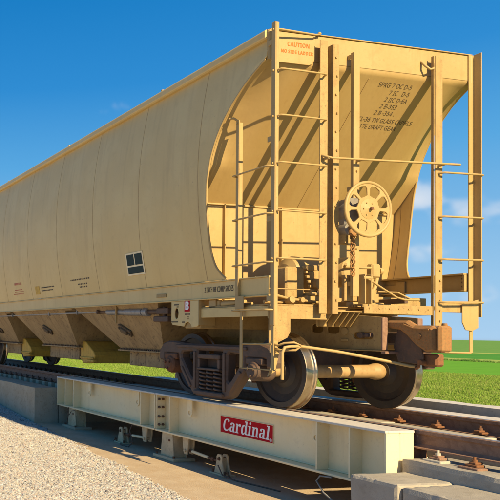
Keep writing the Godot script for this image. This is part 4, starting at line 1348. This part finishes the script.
	obj("air_pipe", pipes, M.tan_dirty, car)
	var fit := MB.new()
	fit.cyl(Vector3(0.55, 1.27, 1.36), Vector3(0.80, 1.28, 1.36), 0.045, 0.03, 12)
	fit.cyl(Vector3(0.85, 1.265, 1.35), Vector3(0.88, 1.265, 1.35), 0.075, -1, 14)
	fit.tube([Vector3(0.25, 1.25, 1.34), Vector3(1.05, 1.26, 1.34)], 0.016, 8)
	fit.bb(0.40, 0.50, 1.223, 1.32, 1.33, 1.38, 0.01)
	obj("angle_cock", fit, M.tan, car)
	# equipment deck, near half
	var dk := MB.new()
	dk.bb(-0.22, 1.33, 1.2225, 1.245, 0.26, 1.40, 0.003)
	obj("equipment_deck", dk, M.tan_dirty, car)
	for x in [0.35, 0.85]:
		obj("deck_beam", MB.new().bb(x - 0.03, x + 0.03, 1.26, 1.40, -1.39, -0.26, 0.004), M.tan_dirty, car)
	obj("deck_beam", MB.new().bb(-0.22, 1.34, 1.30, 1.36, -0.60, -0.55, 0.004), M.cast, car)

func build_underframe(car: Node3D) -> void:
	# centre sill with the two oval holes and the key slot
	var cs := MB.new()
	var slot := PackedVector2Array()
	for i in 9: slot.append(Vector2(1.62, 0.90) + Vector2(cos(-PI / 2 + PI * i / 8), sin(-PI / 2 + PI * i / 8)) * 0.04)
	for i in 9: slot.append(Vector2(1.42, 0.90) + Vector2(cos(PI / 2 + PI * i / 8), sin(PI / 2 + PI * i / 8)) * 0.04)
	var oval := func(cx: float, cy: float) -> PackedVector2Array:
		var r := PackedVector2Array()
		for i in 24:
			var a := TAU * i / 24
			r.append(Vector2(cx + 0.095 * sign(cos(a)) * pow(abs(cos(a)), 0.6), cy + 0.055 * sign(sin(a)) * pow(abs(sin(a)), 0.6)))
		return r
	cs.plate(pv([-12.5, 1.20, -12.5, 0.84, -0.4, 0.84, 0.1, 0.74, 1.80, 0.74, 1.80, 1.11, 1.28, 1.15, 1.28, 1.20]), Vector3(0, 0, 0.215), Vector3.RIGHT, Vector3.UP, 0.02, 0.003, [oval.call(0.835, 0.985), oval.call(1.085, 0.975), slot])
	cs.plate(pv([-12.5, 1.20, -12.5, 0.84, -0.4, 0.84, 0.1, 0.74, 1.80, 0.74, 1.80, 1.11, 1.28, 1.15, 1.28, 1.20]), Vector3(0, 0, -0.235), Vector3.RIGHT, Vector3.UP, 0.02, 0.003)
	cs.bb(-12.5, 1.27, 1.2005, 1.215, -0.235, 0.235, 0.003)
	var cso := obj("center_sill", cs, M.tan_dirty, car)
	var fl := MB.new()
	fl.bb(0.1, 1.80, 0.726, 0.7395, 0.17, 0.275, 0.003)
	obj("sill_flange", fl, M.tan_dirty, cso)
	var key := MB.new()
	key.bb(1.45, 1.60, 0.88, 0.93, -0.2, 0.262, 0.012)
	key.cyl(Vector3(1.53, 0.905, 0.24), Vector3(1.53, 0.905, 0.285), 0.035, -1, 10)
	obj("draft_key", key, M.cast, cso)
	var rv := MB.new()
	rv.cyl(Vector3(1.27, 0.95, 0.235), Vector3(1.27, 0.95, 0.25), 0.05, 0.045, 14)
	rv.bb(1.22, 1.32, 0.83, 0.86, 0.2355, 0.25, 0.004)
	obj("sill_boss", rv, M.tan, cso)
	var stk := MB.new()
	stk.bb(1.80, 1.825, 0.7405, 1.105, 0.205, 0.275, 0.006)
	stk.bb(1.80, 1.825, 0.7405, 1.105, -0.275, -0.205, 0.006)
	stk.bb(1.80, 1.86, 0.70, 0.7295, -0.275, 0.275, 0.004)
	obj("striker", stk, mat((M.rust_pale as StandardMaterial3D).albedo_texture, 0.7, 1.0), cso)
	# coupler
	var cp := MB.new()
	cp.bb(1.60, 2.02, 0.80, 0.95, -0.075, 0.075, 0.02)
	var cpo := obj("coupler", cp, M.cast, car)
	var hd := MB.new()
	hd.plate(pv([1.98, 0.09, 1.98, -0.09, 2.10, -0.16, 2.20, -0.16, 2.24, -0.10, 2.20, -0.05, 2.20, 0.03, 2.24, 0.095]), Vector3(0, 1.02, 0), Vector3.RIGHT, Vector3.BACK, 0.29, 0.015)
	obj("coupler_head", hd, M.cast, cpo)
	# rusty guard arm on the near side, cut away below
	var sh := MB.new()
	sh.plate(pv([1.70, 1.045, 1.80, 1.075, 2.03, 1.072, 2.12, 1.02, 2.31, 1.01, 2.35, 0.98, 2.355, 0.76, 2.33, 0.738, 2.25, 0.738, 2.13, 0.81, 2.02, 0.915, 1.94, 0.972, 1.74, 0.995]), Vector3(0, 0, 0.10), Vector3.RIGHT, Vector3.UP, 0.085, 0.024)
	sh.cyl(Vector3(2.18, 0.90, 0.184), Vector3(2.18, 0.90, 0.196), 0.04, 0.034, 14)
	sh.tube([Vector3(2.0, 1.03, 0.186), Vector3(2.12, 0.985, 0.188), Vector3(2.30, 0.975, 0.186)], 0.010, 6)
	obj("guard_arm", sh, M.rust_bright, cpo)
	var kn := MB.new()
	kn.plate(pv([2.372, 0.06, 2.372, 0.165, 2.388, 0.19, 2.415, 0.195, 2.438, 0.175, 2.445, 0.12, 2.435, 0.06, 2.41, 0.02, 2.385, 0.02]), Vector3(0, 1.015, 0), Vector3.RIGHT, Vector3.BACK, 0.275, 0.02)
	kn.bb(2.22, 2.40, 0.80, 0.97, 0.02, 0.095, 0.01)
	kn.cyl(Vector3(2.40, 1.01, 0.10), Vector3(2.40, 1.04, 0.10), 0.028, 0.024, 12)
	obj("knuckle", kn, M.rust_bright, cpo)
	var lk := MB.new()
	lk.bb(2.10, 2.28, 0.58, 0.72, -0.05, 0.06, 0.02)
	lk.cyl(Vector3(2.14, 0.62, 0.06), Vector3(2.14, 0.62, 0.13), 0.03, -1, 10)
	lk.tube([Vector3(2.02, 0.60, 0.04), Vector3(2.06, 0.55, 0.08), Vector3(2.10, 0.57, 0.09), Vector3(2.08, 0.64, 0.07)], 0.016, 8)
	obj("lock_lifter", lk, M.rust_clip, cpo)
	var cr := MB.new()
	cr.plate(pv([1.80, 0.78, 1.86, 1.02, 1.96, 1.02, 2.14, 0.78, 2.16, 0.66, 2.10, 0.60, 1.86, 0.62]), Vector3(0, 0, 0.078), Vector3.RIGHT, Vector3.UP, 0.03, 0.006)
	obj("coupler_carrier", cr, M.cast, cpo)
	# uncoupling lever
	var ul := MB.new()
	ul.tube([Vector3(1.655, 0.40, 1.43), Vector3(1.655, 0.70, 1.43), Vector3(1.655, 0.755, 1.40), Vector3(1.66, 0.765, 1.33), Vector3(1.66, 0.768, 1.20), Vector3(1.72, 0.72, 0.80), Vector3(1.85, 0.63, 0.30), Vector3(1.98, 0.575, 0.08), Vector3(2.05, 0.57, 0.06)], 0.017, 8)
	obj("uncoupling_lever", ul, M.tan, car)
	var lb := MB.new()
	lb.tube([Vector3(1.46, 0.79, 1.38), Vector3(1.53, 0.77, 1.385), Vector3(1.60, 0.80, 1.36), Vector3(1.655, 0.81, 1.28), Vector3(1.68, 0.775, 1.20), Vector3(1.655, 0.725, 1.26), Vector3(1.56, 0.72, 1.36), Vector3(1.46, 0.74, 1.38)], 0.013, 8)
	lb.bb(1.448, 1.47, 0.69, 0.82, 1.33, 1.43, 0.004)
	obj("lever_bracket", lb, M.tan, car)
	var dl := MB.new()
	dl.plate(zy([1.40, 0.72, 1.30, 0.72, 1.36, 0.48, 1.46, 0.42, 1.42, 0.52]), Vector3(1.452, 0, 0), Vector3.FORWARD, Vector3.UP, 0.012, 0.002)
	obj("lever_strap", dl, M.tan, car)
	# hopper bays: inverted pyramids, flange, outlet gate
	for q in [[-0.95, -3.95, -1.68, -3.00], [-4.25, -7.25, -4.77, -6.46], [-7.60, -10.3, -8.05, -9.35]]:
		var yt := 1.42
		var yb := 0.60
		var T := [Vector3(q[0], yt, 1.38), Vector3(q[1], yt, 1.38), Vector3(q[1], yt, -1.38), Vector3(q[0], yt, -1.38)]
		var Bm := [Vector3(q[2], yb, 0.80), Vector3(q[3], yb, 0.80), Vector3(q[3], yb, -0.80), Vector3(q[2], yb, -0.80)]
		var ctr := Vector3((q[0] + q[1]) / 2, 1.1, 0)
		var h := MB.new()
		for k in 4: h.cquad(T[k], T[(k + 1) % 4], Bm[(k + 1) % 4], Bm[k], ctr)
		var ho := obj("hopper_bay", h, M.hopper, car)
		var rf := MB.new()
		rf.bb(q[3] - 0.05, q[2] + 0.05, 0.575, 0.60, -0.86, 0.86, 0.003)
		obj("outlet_flange", rf, M.hopper, ho)
		var bl := MB.new()
		var n := 22
		for k in n:
			var x: float = lerp(q[3], q[2], (k + 0.5) / n)
			bl.cyl(Vector3(x, 0.595, 0.845), Vector3(x, 0.625, 0.845), 0.014, -1, 6)
		for k in 16:
			bl.cyl(Vector3(q[2] + 0.035, 0.595, lerp(-0.8, 0.8, k / 15.0)), Vector3(q[2] + 0.035, 0.625, lerp(-0.8, 0.8, k / 15.0)), 0.014, -1, 6)
		obj("flange_bolts", bl, M.cast, ho).set_meta("kind", "stuff")
		var gate := MB.new()
		gate.bb(q[3] + 0.12, q[2] - 0.12, 0.33, 0.5745, -0.70, 0.72, 0.01)
		obj("outlet_gate", gate, M.hopper, ho)
		# added outlet piece, its yellow painting sunlight on the lower bay slope
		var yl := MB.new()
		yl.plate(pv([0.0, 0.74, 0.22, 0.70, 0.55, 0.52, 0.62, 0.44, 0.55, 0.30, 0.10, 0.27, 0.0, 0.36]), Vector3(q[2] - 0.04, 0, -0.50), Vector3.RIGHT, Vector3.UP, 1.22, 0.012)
		obj("painted_sunlit_outlet", yl, M.yellow, ho)
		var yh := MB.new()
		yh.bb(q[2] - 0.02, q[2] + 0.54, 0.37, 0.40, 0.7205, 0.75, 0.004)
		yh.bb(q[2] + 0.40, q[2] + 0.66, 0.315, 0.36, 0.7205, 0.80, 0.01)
		obj("painted_sunlit_rail", yh, M.yellow, ho)  # bars in the same painted sunlight yellow
		# latch and worn bracket on the side sheet
		var mid := (Vector3(q[2], yb, 0.80) + Vector3(q[3], yb, 0.80)) / 2
		var nrm := Vector3(0, -0.58, 0.82).normalized()
		var upv := Vector3(0, 0.82, 0.58).normalized()
		var lt := MB.new()
		var lc := mid.lerp(Vector3(mid.x - 0.2, yt, 1.38), 0.42) + nrm * 0.025
		var lbs := Basis(Vector3.RIGHT, upv, nrm) * Basis(Vector3.BACK, -0.55)
		lt.box(lc, Vector3(0.30, 0.13, 0.03), 0.006, lbs)
		lt.box(lc + lbs * Vector3(0.0, 0.0, 0.03), Vector3(0.16, 0.09, 0.05), 0.012, lbs)
		lt.cyl(lc + lbs * Vector3(-0.12, 0.0, 0.01), lc + lbs * Vector3(-0.12, 0.0, 0.04), 0.02, -1, 6)
		lt.cyl(lc + lbs * Vector3(0.12, 0.0, 0.01), lc + lbs * Vector3(0.12, 0.0, 0.04), 0.02, -1, 6)
		obj("vibrator_bracket", lt, M.hopper_dark, ho)
	# cross ridge between the bays
	for x in [-4.1, -7.43]:
		obj("bay_ridge", MB.new().bb(x - 0.2, x + 0.2, 1.30, 1.42, -1.36, 1.36, 0.01), M.hopper, car)
	obj("floor_frame", MB.new().bb(-12.28, 0.22, 1.4205, 1.50, -1.41, 1.41, 0.004), M.hopper, car)
	# train line and slack adjuster below the sill
	var tl := MB.new()
	tl.tube([Vector3(-12.0, 1.262, 1.25), Vector3(-3.0, 1.245, 1.25)], 0.020, 8)
	obj("brake_pull_rod", tl, M.pipe, car)
	for x in [-7.3, -5.15, -3.85]:
		obj("rod_hanger", MB.new().bb(x - 0.015, x + 0.015, 1.215, 1.329, 1.235, 1.285, 0.003), M.pipe, car)
	var sa := MB.new()
	sa.cyl(Vector3(-2.68, 1.24, 1.25), Vector3(-1.50, 1.215, 1.25), 0.050, -1, 16)
	sa.cyl(Vector3(-2.05, 1.227, 1.25), Vector3(-1.55, 1.216, 1.25), 0.060, -1, 16)
	sa.cyl(Vector3(-1.50, 1.215, 1.25), Vector3(-1.38, 1.213, 1.25), 0.068, -1, 12)
	obj("slack_adjuster", sa, M.pipe, car)
	var se := MB.new()
	se.cyl(Vector3(-3.0, 1.245, 1.25), Vector3(-2.68, 1.24, 1.25), 0.030, -1, 8)
	se.cyl(Vector3(-2.96, 1.245, 1.19), Vector3(-2.96, 1.245, 1.32), 0.035, -1, 8)
	se.cyl(Vector3(-1.38, 1.213, 1.25), Vector3(-0.62, 1.21, 1.25), 0.036, -1, 8)
	se.bb(-1.05, -0.75, 1.17, 1.26, 1.20, 1.33, 0.01)
	se.bb(-1.18, -0.80, 1.06, 1.14, 1.20, 1.30, 0.01)
	se.cyl(Vector3(-0.95, 1.10, 1.25), Vector3(-0.95, 1.28, 1.25), 0.03, -1, 8)
	obj("adjuster_clevis", se, M.cast, car)
	var sh2 := MB.new()
	sh2.bb(-2.30, -2.265, 1.05, 1.329, 1.295, 1.325, 0.004)
	obj("adjuster_hanger", sh2, M.tan_dirty, car)

func build_truck(car: Node3D, x: float) -> void:
	var rear := x < -1.0
	for sd in [1.0, -1.0]:
		var f := MB.new()
		var half := [1.20, 0.50, 1.225, 0.56, 1.20, 0.66, 1.12, 0.745, 0.98, 0.785, 0.80, 0.785, 0.55, 0.755, 0.0, 0.755]
		var low := [1.20, 0.50, 1.07, 0.49, 1.065, 0.60, 0.715, 0.60, 0.70, 0.44, 0.64, 0.36, 0.40, 0.085, 0.30, 0.045, 0.0, 0.035]
		var pl := PackedVector2Array()
		for i in range(0, half.size(), 2): pl.append(Vector2(-half[i], half[i + 1]))
		for i in range(half.size() - 4, -1, -2): pl.append(Vector2(half[i], half[i + 1]))
		for i in range(2, low.size(), 2): pl.append(Vector2(low[i], low[i + 1]))
		for i in range(low.size() - 4, 0, -2): pl.append(Vector2(-low[i], low[i + 1]))
		var holes := []
		for s in [-1.0, 1.0]:
			holes.append(pv([0.62 * s, 0.635, 0.40 * s, 0.655, 0.365 * s, 0.62, 0.355 * s, 0.30, 0.385 * s, 0.27, 0.43 * s, 0.30, 0.635 * s, 0.55, 0.645 * s, 0.60]))
		holes.append(pv([-0.265, 0.665, 0.265, 0.665, 0.265, 0.155, 0.235, 0.13, -0.235, 0.13, -0.265, 0.155]))
		f.plate(pl, Vector3(x, 0, 1.02 if sd > 0.0 else -1.17), Vector3.RIGHT, Vector3.UP, 0.15, 0.022, holes)
		# raised ribs
		for s in [-1.0, 1.0]:
			f.box(Vector3(x + 0.315 * s, 0.40, sd * 1.175), Vector3(0.05, 0.50, 0.03), 0.01)
			f.box(Vector3(x + 0.52 * s, 0.29, sd * 1.172), Vector3(0.34, 0.05, 0.03), 0.012, Basis(Vector3.BACK, 0.87 * s))
		f.box(Vector3(x, 0.715, sd * 1.175), Vector3(1.5, 0.04, 0.03), 0.01)
		f.box(Vector3(x, 0.095, sd * 1.10), Vector3(0.62, 0.06, 0.22), 0.015)
		var fo := obj("truck_side_frame", f, M.cast, car)
		# bearings
		for s in [-1.0, 1.0]:
			var bx: float = x + 0.889 * s
			var ad := MB.new()
			ad.box(Vector3(bx, 0.565, 1.09 * sd), Vector3(0.30, 0.085, 0.20), 0.015)
			ad.lathe([Vector2(0.0, 0.145), Vector2(0.075, 0.145), Vector2(0.09, 0.125), Vector2(0.105, 0.12), Vector2(0.12, 0.10), Vector2(0.125, -0.10), Vector2(0.11, -0.13), Vector2(0.06, -0.14)], Vector3(bx, 0.447, 1.09 * sd), Vector3(0, 0, sd), 24)
			for k in 3:
				var a := TAU * k / 3.0 + 0.5
				var p := Vector3(bx + 0.058 * cos(a), 0.447 + 0.058 * sin(a), 1.235 * sd)
				ad.cyl(p, p + Vector3(0, 0, 0.022 * sd), 0.019, -1, 6)
			obj("bearing", ad, M.rust if s < 0.0 else M.cast, fo)
		# bolster end
		var be := MB.new()
		be.bb(x - 0.235, x + 0.235, 0.405, 0.435, min(0.98 * sd, 1.20 * sd), max(0.98 * sd, 1.20 * sd), 0.01)
		be.bb(x - 0.235, x + 0.235, 0.555, 0.62, min(0.98 * sd, 1.195 * sd), max(0.98 * sd, 1.195 * sd), 0.012)
		be.bb(x - 0.235, x - 0.19, 0.4355, 0.5545, min(0.98 * sd, 1.19 * sd), max(0.98 * sd, 1.19 * sd), 0.006)
		be.bb(x + 0.19, x + 0.235, 0.4355, 0.5545, min(0.98 * sd, 1.19 * sd), max(0.98 * sd, 1.19 * sd), 0.006)
		be.bb(x - 0.1895, x + 0.1895, 0.4355, 0.5545, min(0.98 * sd, 1.06 * sd), max(0.98 * sd, 1.06 * sd), 0.006)
		obj("bolster_end", be, M.cast, fo)
		# springs
		for k in 3:
			for row in 2:
				if rear and (row == 1 or sd < 0.0): continue
				if sd < 0.0 and row == 1: continue
				var pts := []
				var n := 54
				for i in n + 1:
					var a := TAU * 4.6 * i / n
					pts.append(Vector3(x + (k - 1) * 0.155 + 0.056 * cos(a), lerp(0.150, 0.392, float(i) / n), (1.135 - row * 0.13) * sd + 0.056 * sin(a)))
				obj("spring", MB.new().tube(pts, 0.0155, 6), M.cast, fo)
	# bolster across
	var bo := MB.new()
	bo.bb(x - 0.20, x + 0.20, 0.46, 0.72, -0.975, 0.975, 0.02)
	bo.cyl(Vector3(x, 0.72, 0), Vector3(x, 0.90, 0), 0.2, -1, 20)
	obj("truck_bolster", bo, M.cast, car)
	# wheel sets
	for s in [-1.0, 1.0]:
		var wx: float = x + 0.889 * s
		var r := 0.447
		var o := Vector3(wx, r + 0.004, 0)
		var ax := MB.new()
		ax.lathe([Vector2(0.078, -0.70), Vector2(0.105, -0.62), Vector2(0.105, -0.57), Vector2(0.086, -0.50), Vector2(0.080, 0.0), Vector2(0.086, 0.50), Vector2(0.105, 0.57), Vector2(0.105, 0.62), Vector2(0.078, 0.70)], o, Vector3.BACK, 24)
		ax.cyl(o + Vector3(0, 0, -1.05), o + Vector3(0, 0, 1.05), 0.072, -1, 16)
		var ao := obj("wheel_set_axle", ax, M.axle, car)
		for sd in [1.0, -1.0]:
			var w := MB.new()
			var wo := o + Vector3(0, 0, 0.695 * sd)
			w.lathe([Vector2(0.073, -0.03), Vector2(0.13, -0.03), Vector2(0.145, -0.01), Vector2(0.18, 0.03), Vector2(0.27, 0.045), Vector2(0.35, 0.03), Vector2(0.375, 0.0), Vector2(0.466, -0.001)], wo, Vector3(0, 0, sd), 56)
			w.lathe([Vector2(0.441, 0.134), Vector2(0.38, 0.137), Vector2(0.372, 0.11), Vector2(0.28, 0.075), Vector2(0.20, 0.07), Vector2(0.15, 0.11), Vector2(0.14, 0.16), Vector2(0.073, 0.16)], wo, Vector3(0, 0, sd), 56)
			obj("wheel", w, M.wheel, ao)
			var t := MB.new()
			t.lathe([Vector2(0.466, -0.001), Vector2(0.473, 0.006), Vector2(0.474, 0.016), Vector2(0.468, 0.028), Vector2(0.455, 0.038), Vector2(0.4485, 0.05), Vector2(0.4455, 0.126), Vector2(0.441, 0.134)], wo, Vector3(0, 0, sd), 72)
			obj("tread", t, M.tread, ao)
			if not rear:
				var bs := MB.new()
				var zz: float = 0.78 * sd
				var pls := PackedVector2Array()
				for k in 7: pls.append(Vector2(cos(PI + (-0.38 + 0.76 * k / 6.0)), sin(PI + (-0.38 + 0.76 * k / 6.0))) * 0.462 * Vector2(s, 1))
				for k in 7: pls.append(Vector2(cos(PI + (0.34 - 0.68 * k / 6.0)), sin(PI + (0.34 - 0.68 * k / 6.0))) * 0.53 * Vector2(s, 1))
				bs.plate(pls, Vector3(wx, r, zz - 0.045), Vector3.RIGHT, Vector3.UP, 0.09, 0.004)
				obj("brake_shoe", bs, M.rust, ao)
	for s in [-1.0, 1.0]:
		var bb := MB.new()
		bb.bb(x + 0.30 * s - 0.05, x + 0.30 * s + 0.05, 0.36, 0.44, -0.80, 0.80, 0.01)
		obj("brake_beam", bb, M.cast, car)

# ------------------------------------------------------------------ gravel and grass
func build_gravel_and_grass() -> void:
	var rng := RandomNumberGenerator.new()
	rng.seed = 99
	# one pebble mesh: a lumpy octahedron sphere
	var mb := MB.new()
	var dirs := []
	var P := func(d: Vector3) -> Vector3:
		var k := 0.5 + 0.09 * sin(d.x * 7.0 + 1.0) + 0.08 * cos(d.y * 9.0 + d.z * 5.0)
		return d.normalized() * k * Vector3(1.0, 0.72, 0.86)
	var oct := [Vector3.RIGHT, Vector3.UP, Vector3.BACK, Vector3.LEFT, Vector3.DOWN, Vector3.FORWARD]
	for f in [[0, 1, 2], [2, 1, 3], [3, 1, 5], [5, 1, 0], [0, 2, 4], [2, 3, 4], [3, 5, 4], [5, 0, 4]]:
		var a: Vector3 = oct[f[0]]
		var b: Vector3 = oct[f[1]]
		var c: Vector3 = oct[f[2]]
		var ab := (a + b).normalized()
		var bc := (b + c).normalized()
		var ca := (c + a).normalized()
		for t in [[a, ab, ca], [ab, b, bc], [ca, bc, c], [ab, bc, ca]]:
			mb.ctri(P.call(t[0]), P.call(t[1]), P.call(t[2]), Vector3.ZERO)
	var mm := MultiMesh.new()
	mm.transform_format = MultiMesh.TRANSFORM_3D
	mm.use_colors = true
	mm.mesh = mb.mesh()
	var xf := []
	var cols := []
	var pal := [Color(0.66, 0.60, 0.51), Color(0.60, 0.53, 0.44), Color(0.70, 0.66, 0.59), Color(0.55, 0.46, 0.37), Color(0.62, 0.47, 0.39), Color(0.48, 0.42, 0.36), Color(0.66, 0.55, 0.42), Color(0.40, 0.27, 0.21), Color(0.22, 0.20, 0.19), Color(0.58, 0.56, 0.52)]
	var wts := [16, 14, 14, 9, 8, 8, 8, 3, 3, 8]
	var bag := []
	for i in pal.size():
		for k in wts[i]: bag.append(pal[i])
	var nz := FastNoiseLite.new(); nz.seed = 8; nz.frequency = 0.9
	for i in 330000:
		var x := rng.randf_range(-13.0, 4.2)
		var lim: float = 4.48 + (x - 1.11) * 0.349 + 1.1
		var e := gravel_edge(x)
		var sp: float = max(lim, e + 0.25) - e
		if rng.randf() > sp / 4.0: continue
		var z: float = e + rng.randf() * sp + nz.get_noise_2d(x * 3.0, 0.0) * 0.07 - absf(rng.randfn(0.0, 0.03))
		var r := rng.randf_range(0.013, 0.031)
		if rng.randf() < 0.12: r *= rng.randf_range(1.25, 1.7)
		if z < e + 0.12 and rng.randf() < 0.45: r *= 0.6
		var b := Basis.from_euler(Vector3(rng.randf_range(-0.5, 0.5), rng.randf() * TAU, rng.randf_range(-0.5, 0.5))).scaled(Vector3(r, r * rng.randf_range(0.6, 1.0), r * rng.randf_range(0.75, 1.2)))
		if x < -4.9: z = max(z, 1.665)
		xf.append(Transform3D(b, Vector3(x, gravel_y(x) + r * 0.15 + nz.get_noise_2d(x, z) * 0.008, z)))
		var c: Color = bag[rng.randi() % bag.size()]
		cols.append(Color(c.r * 0.615, c.g * 0.65, c.b * 0.70) * rng.randf_range(0.82, 1.1))
	mm.instance_count = xf.size()
	for i in xf.size():
		mm.set_instance_transform(i, xf[i])
		var c: Color = cols[i]
		c.a = 1.0
		mm.set_instance_color(i, c)
	var gi := MultiMeshInstance3D.new()
	gi.name = "gravel"
	gi.multimesh = mm
	var gm := StandardMaterial3D.new()
	gm.vertex_color_use_as_albedo = true
	gm.roughness = 0.9
	gi.material_override = gm
	gi.set_meta("label", "pale crushed gravel in front of the concrete wall")
	gi.set_meta("category", "gravel")
	gi.set_meta("kind", "stuff")
	add_child(gi)
	print("gravel ", xf.size())

	grass("meadow_grass", "olive green meadow grass behind the track", 80000, -40.0, 3.0, -28.5, -6.0, 0.115, 4, [Color(0.20, 0.32, 0.035), Color(0.23, 0.34, 0.045), Color(0.18, 0.30, 0.03), Color(0.29, 0.35, 0.08), Color(0.22, 0.33, 0.04)], rng)
	grass("field_margin", "dark grassy margin between two green crop fields", 5000, -130.0, 10.0, -50.8, -49.6, 0.24, 5, [Color(0.09, 0.20, 0.025), Color(0.11, 0.23, 0.03), Color(0.15, 0.24, 0.045)], rng)

func grass(called: String, label: String, count: int, x0: float, x1: float, z0: float, z1: float, h: float, sd: int, cols: Array, rng: RandomNumberGenerator) -> void:
	var mb := MB.new()
	var r2 := RandomNumberGenerator.new()
	r2.seed = sd
	for k in 13:
		var p := Vector3(r2.randf_range(-0.13, 0.13), 0, r2.randf_range(-0.13, 0.13))
		var a := r2.randf() * TAU
		var lean := Vector3(cos(a), 0, sin(a)) * r2.randf_range(0.02, 0.35)
		var hh := r2.randf_range(0.45, 1.0)
		var w := Vector3(-sin(a + 0.6), 0, cos(a + 0.6)) * 0.028
		var m := p + Vector3(0, hh * 0.55, 0) + lean * 0.3
		var t := p + Vector3(0, hh, 0) + lean
		mb.tri(p - w, p + w, m + w * 0.7)
		mb.tri(p - w, m + w * 0.7, m - w * 0.7)
		mb.tri(m - w * 0.7, m + w * 0.7, t)
	var mm := MultiMesh.new()
	mm.transform_format = MultiMesh.TRANSFORM_3D
	mm.use_colors = true
	mm.mesh = mb.mesh()
	mm.instance_count = count
	var nz := FastNoiseLite.new(); nz.seed = sd; nz.frequency = 0.25
	for i in count:
		var x := rng.randf_range(x0, x1)
		var z := rng.randf_range(z0, z1)
		var s := h * rng.randf_range(0.5, 1.1) * (1.0 + 0.5 * nz.get_noise_2d(x, z))
		mm.set_instance_transform(i, Transform3D(Basis(Vector3.UP, rng.randf() * TAU).scaled(Vector3(h * 1.6, s, h * 1.6)), Vector3(x, -0.90, z)))
		var k := int(clamp((nz.get_noise_2d(x * 1.7, z * 2.0) * 0.9 + 0.5 + rng.randf_range(-0.4, 0.4)) * cols.size(), 0, cols.size() - 1))
		var c: Color = cols[k] * rng.randf_range(0.8, 1.15)
		c.a = 1.0
		mm.set_instance_color(i, c)
	var gi := MultiMeshInstance3D.new()
	gi.name = called
	gi.multimesh = mm
	var gm := StandardMaterial3D.new()
	gm.vertex_color_use_as_albedo = true
	gm.roughness = 0.8
	gm.backlight_enabled = true
	gm.backlight = Color(0.25, 0.3, 0.06)
	gi.material_override = gm
	gi.set_meta("label", label)
	gi.set_meta("category", "grass")
	gi.set_meta("kind", "stuff")
	add_child(gi)
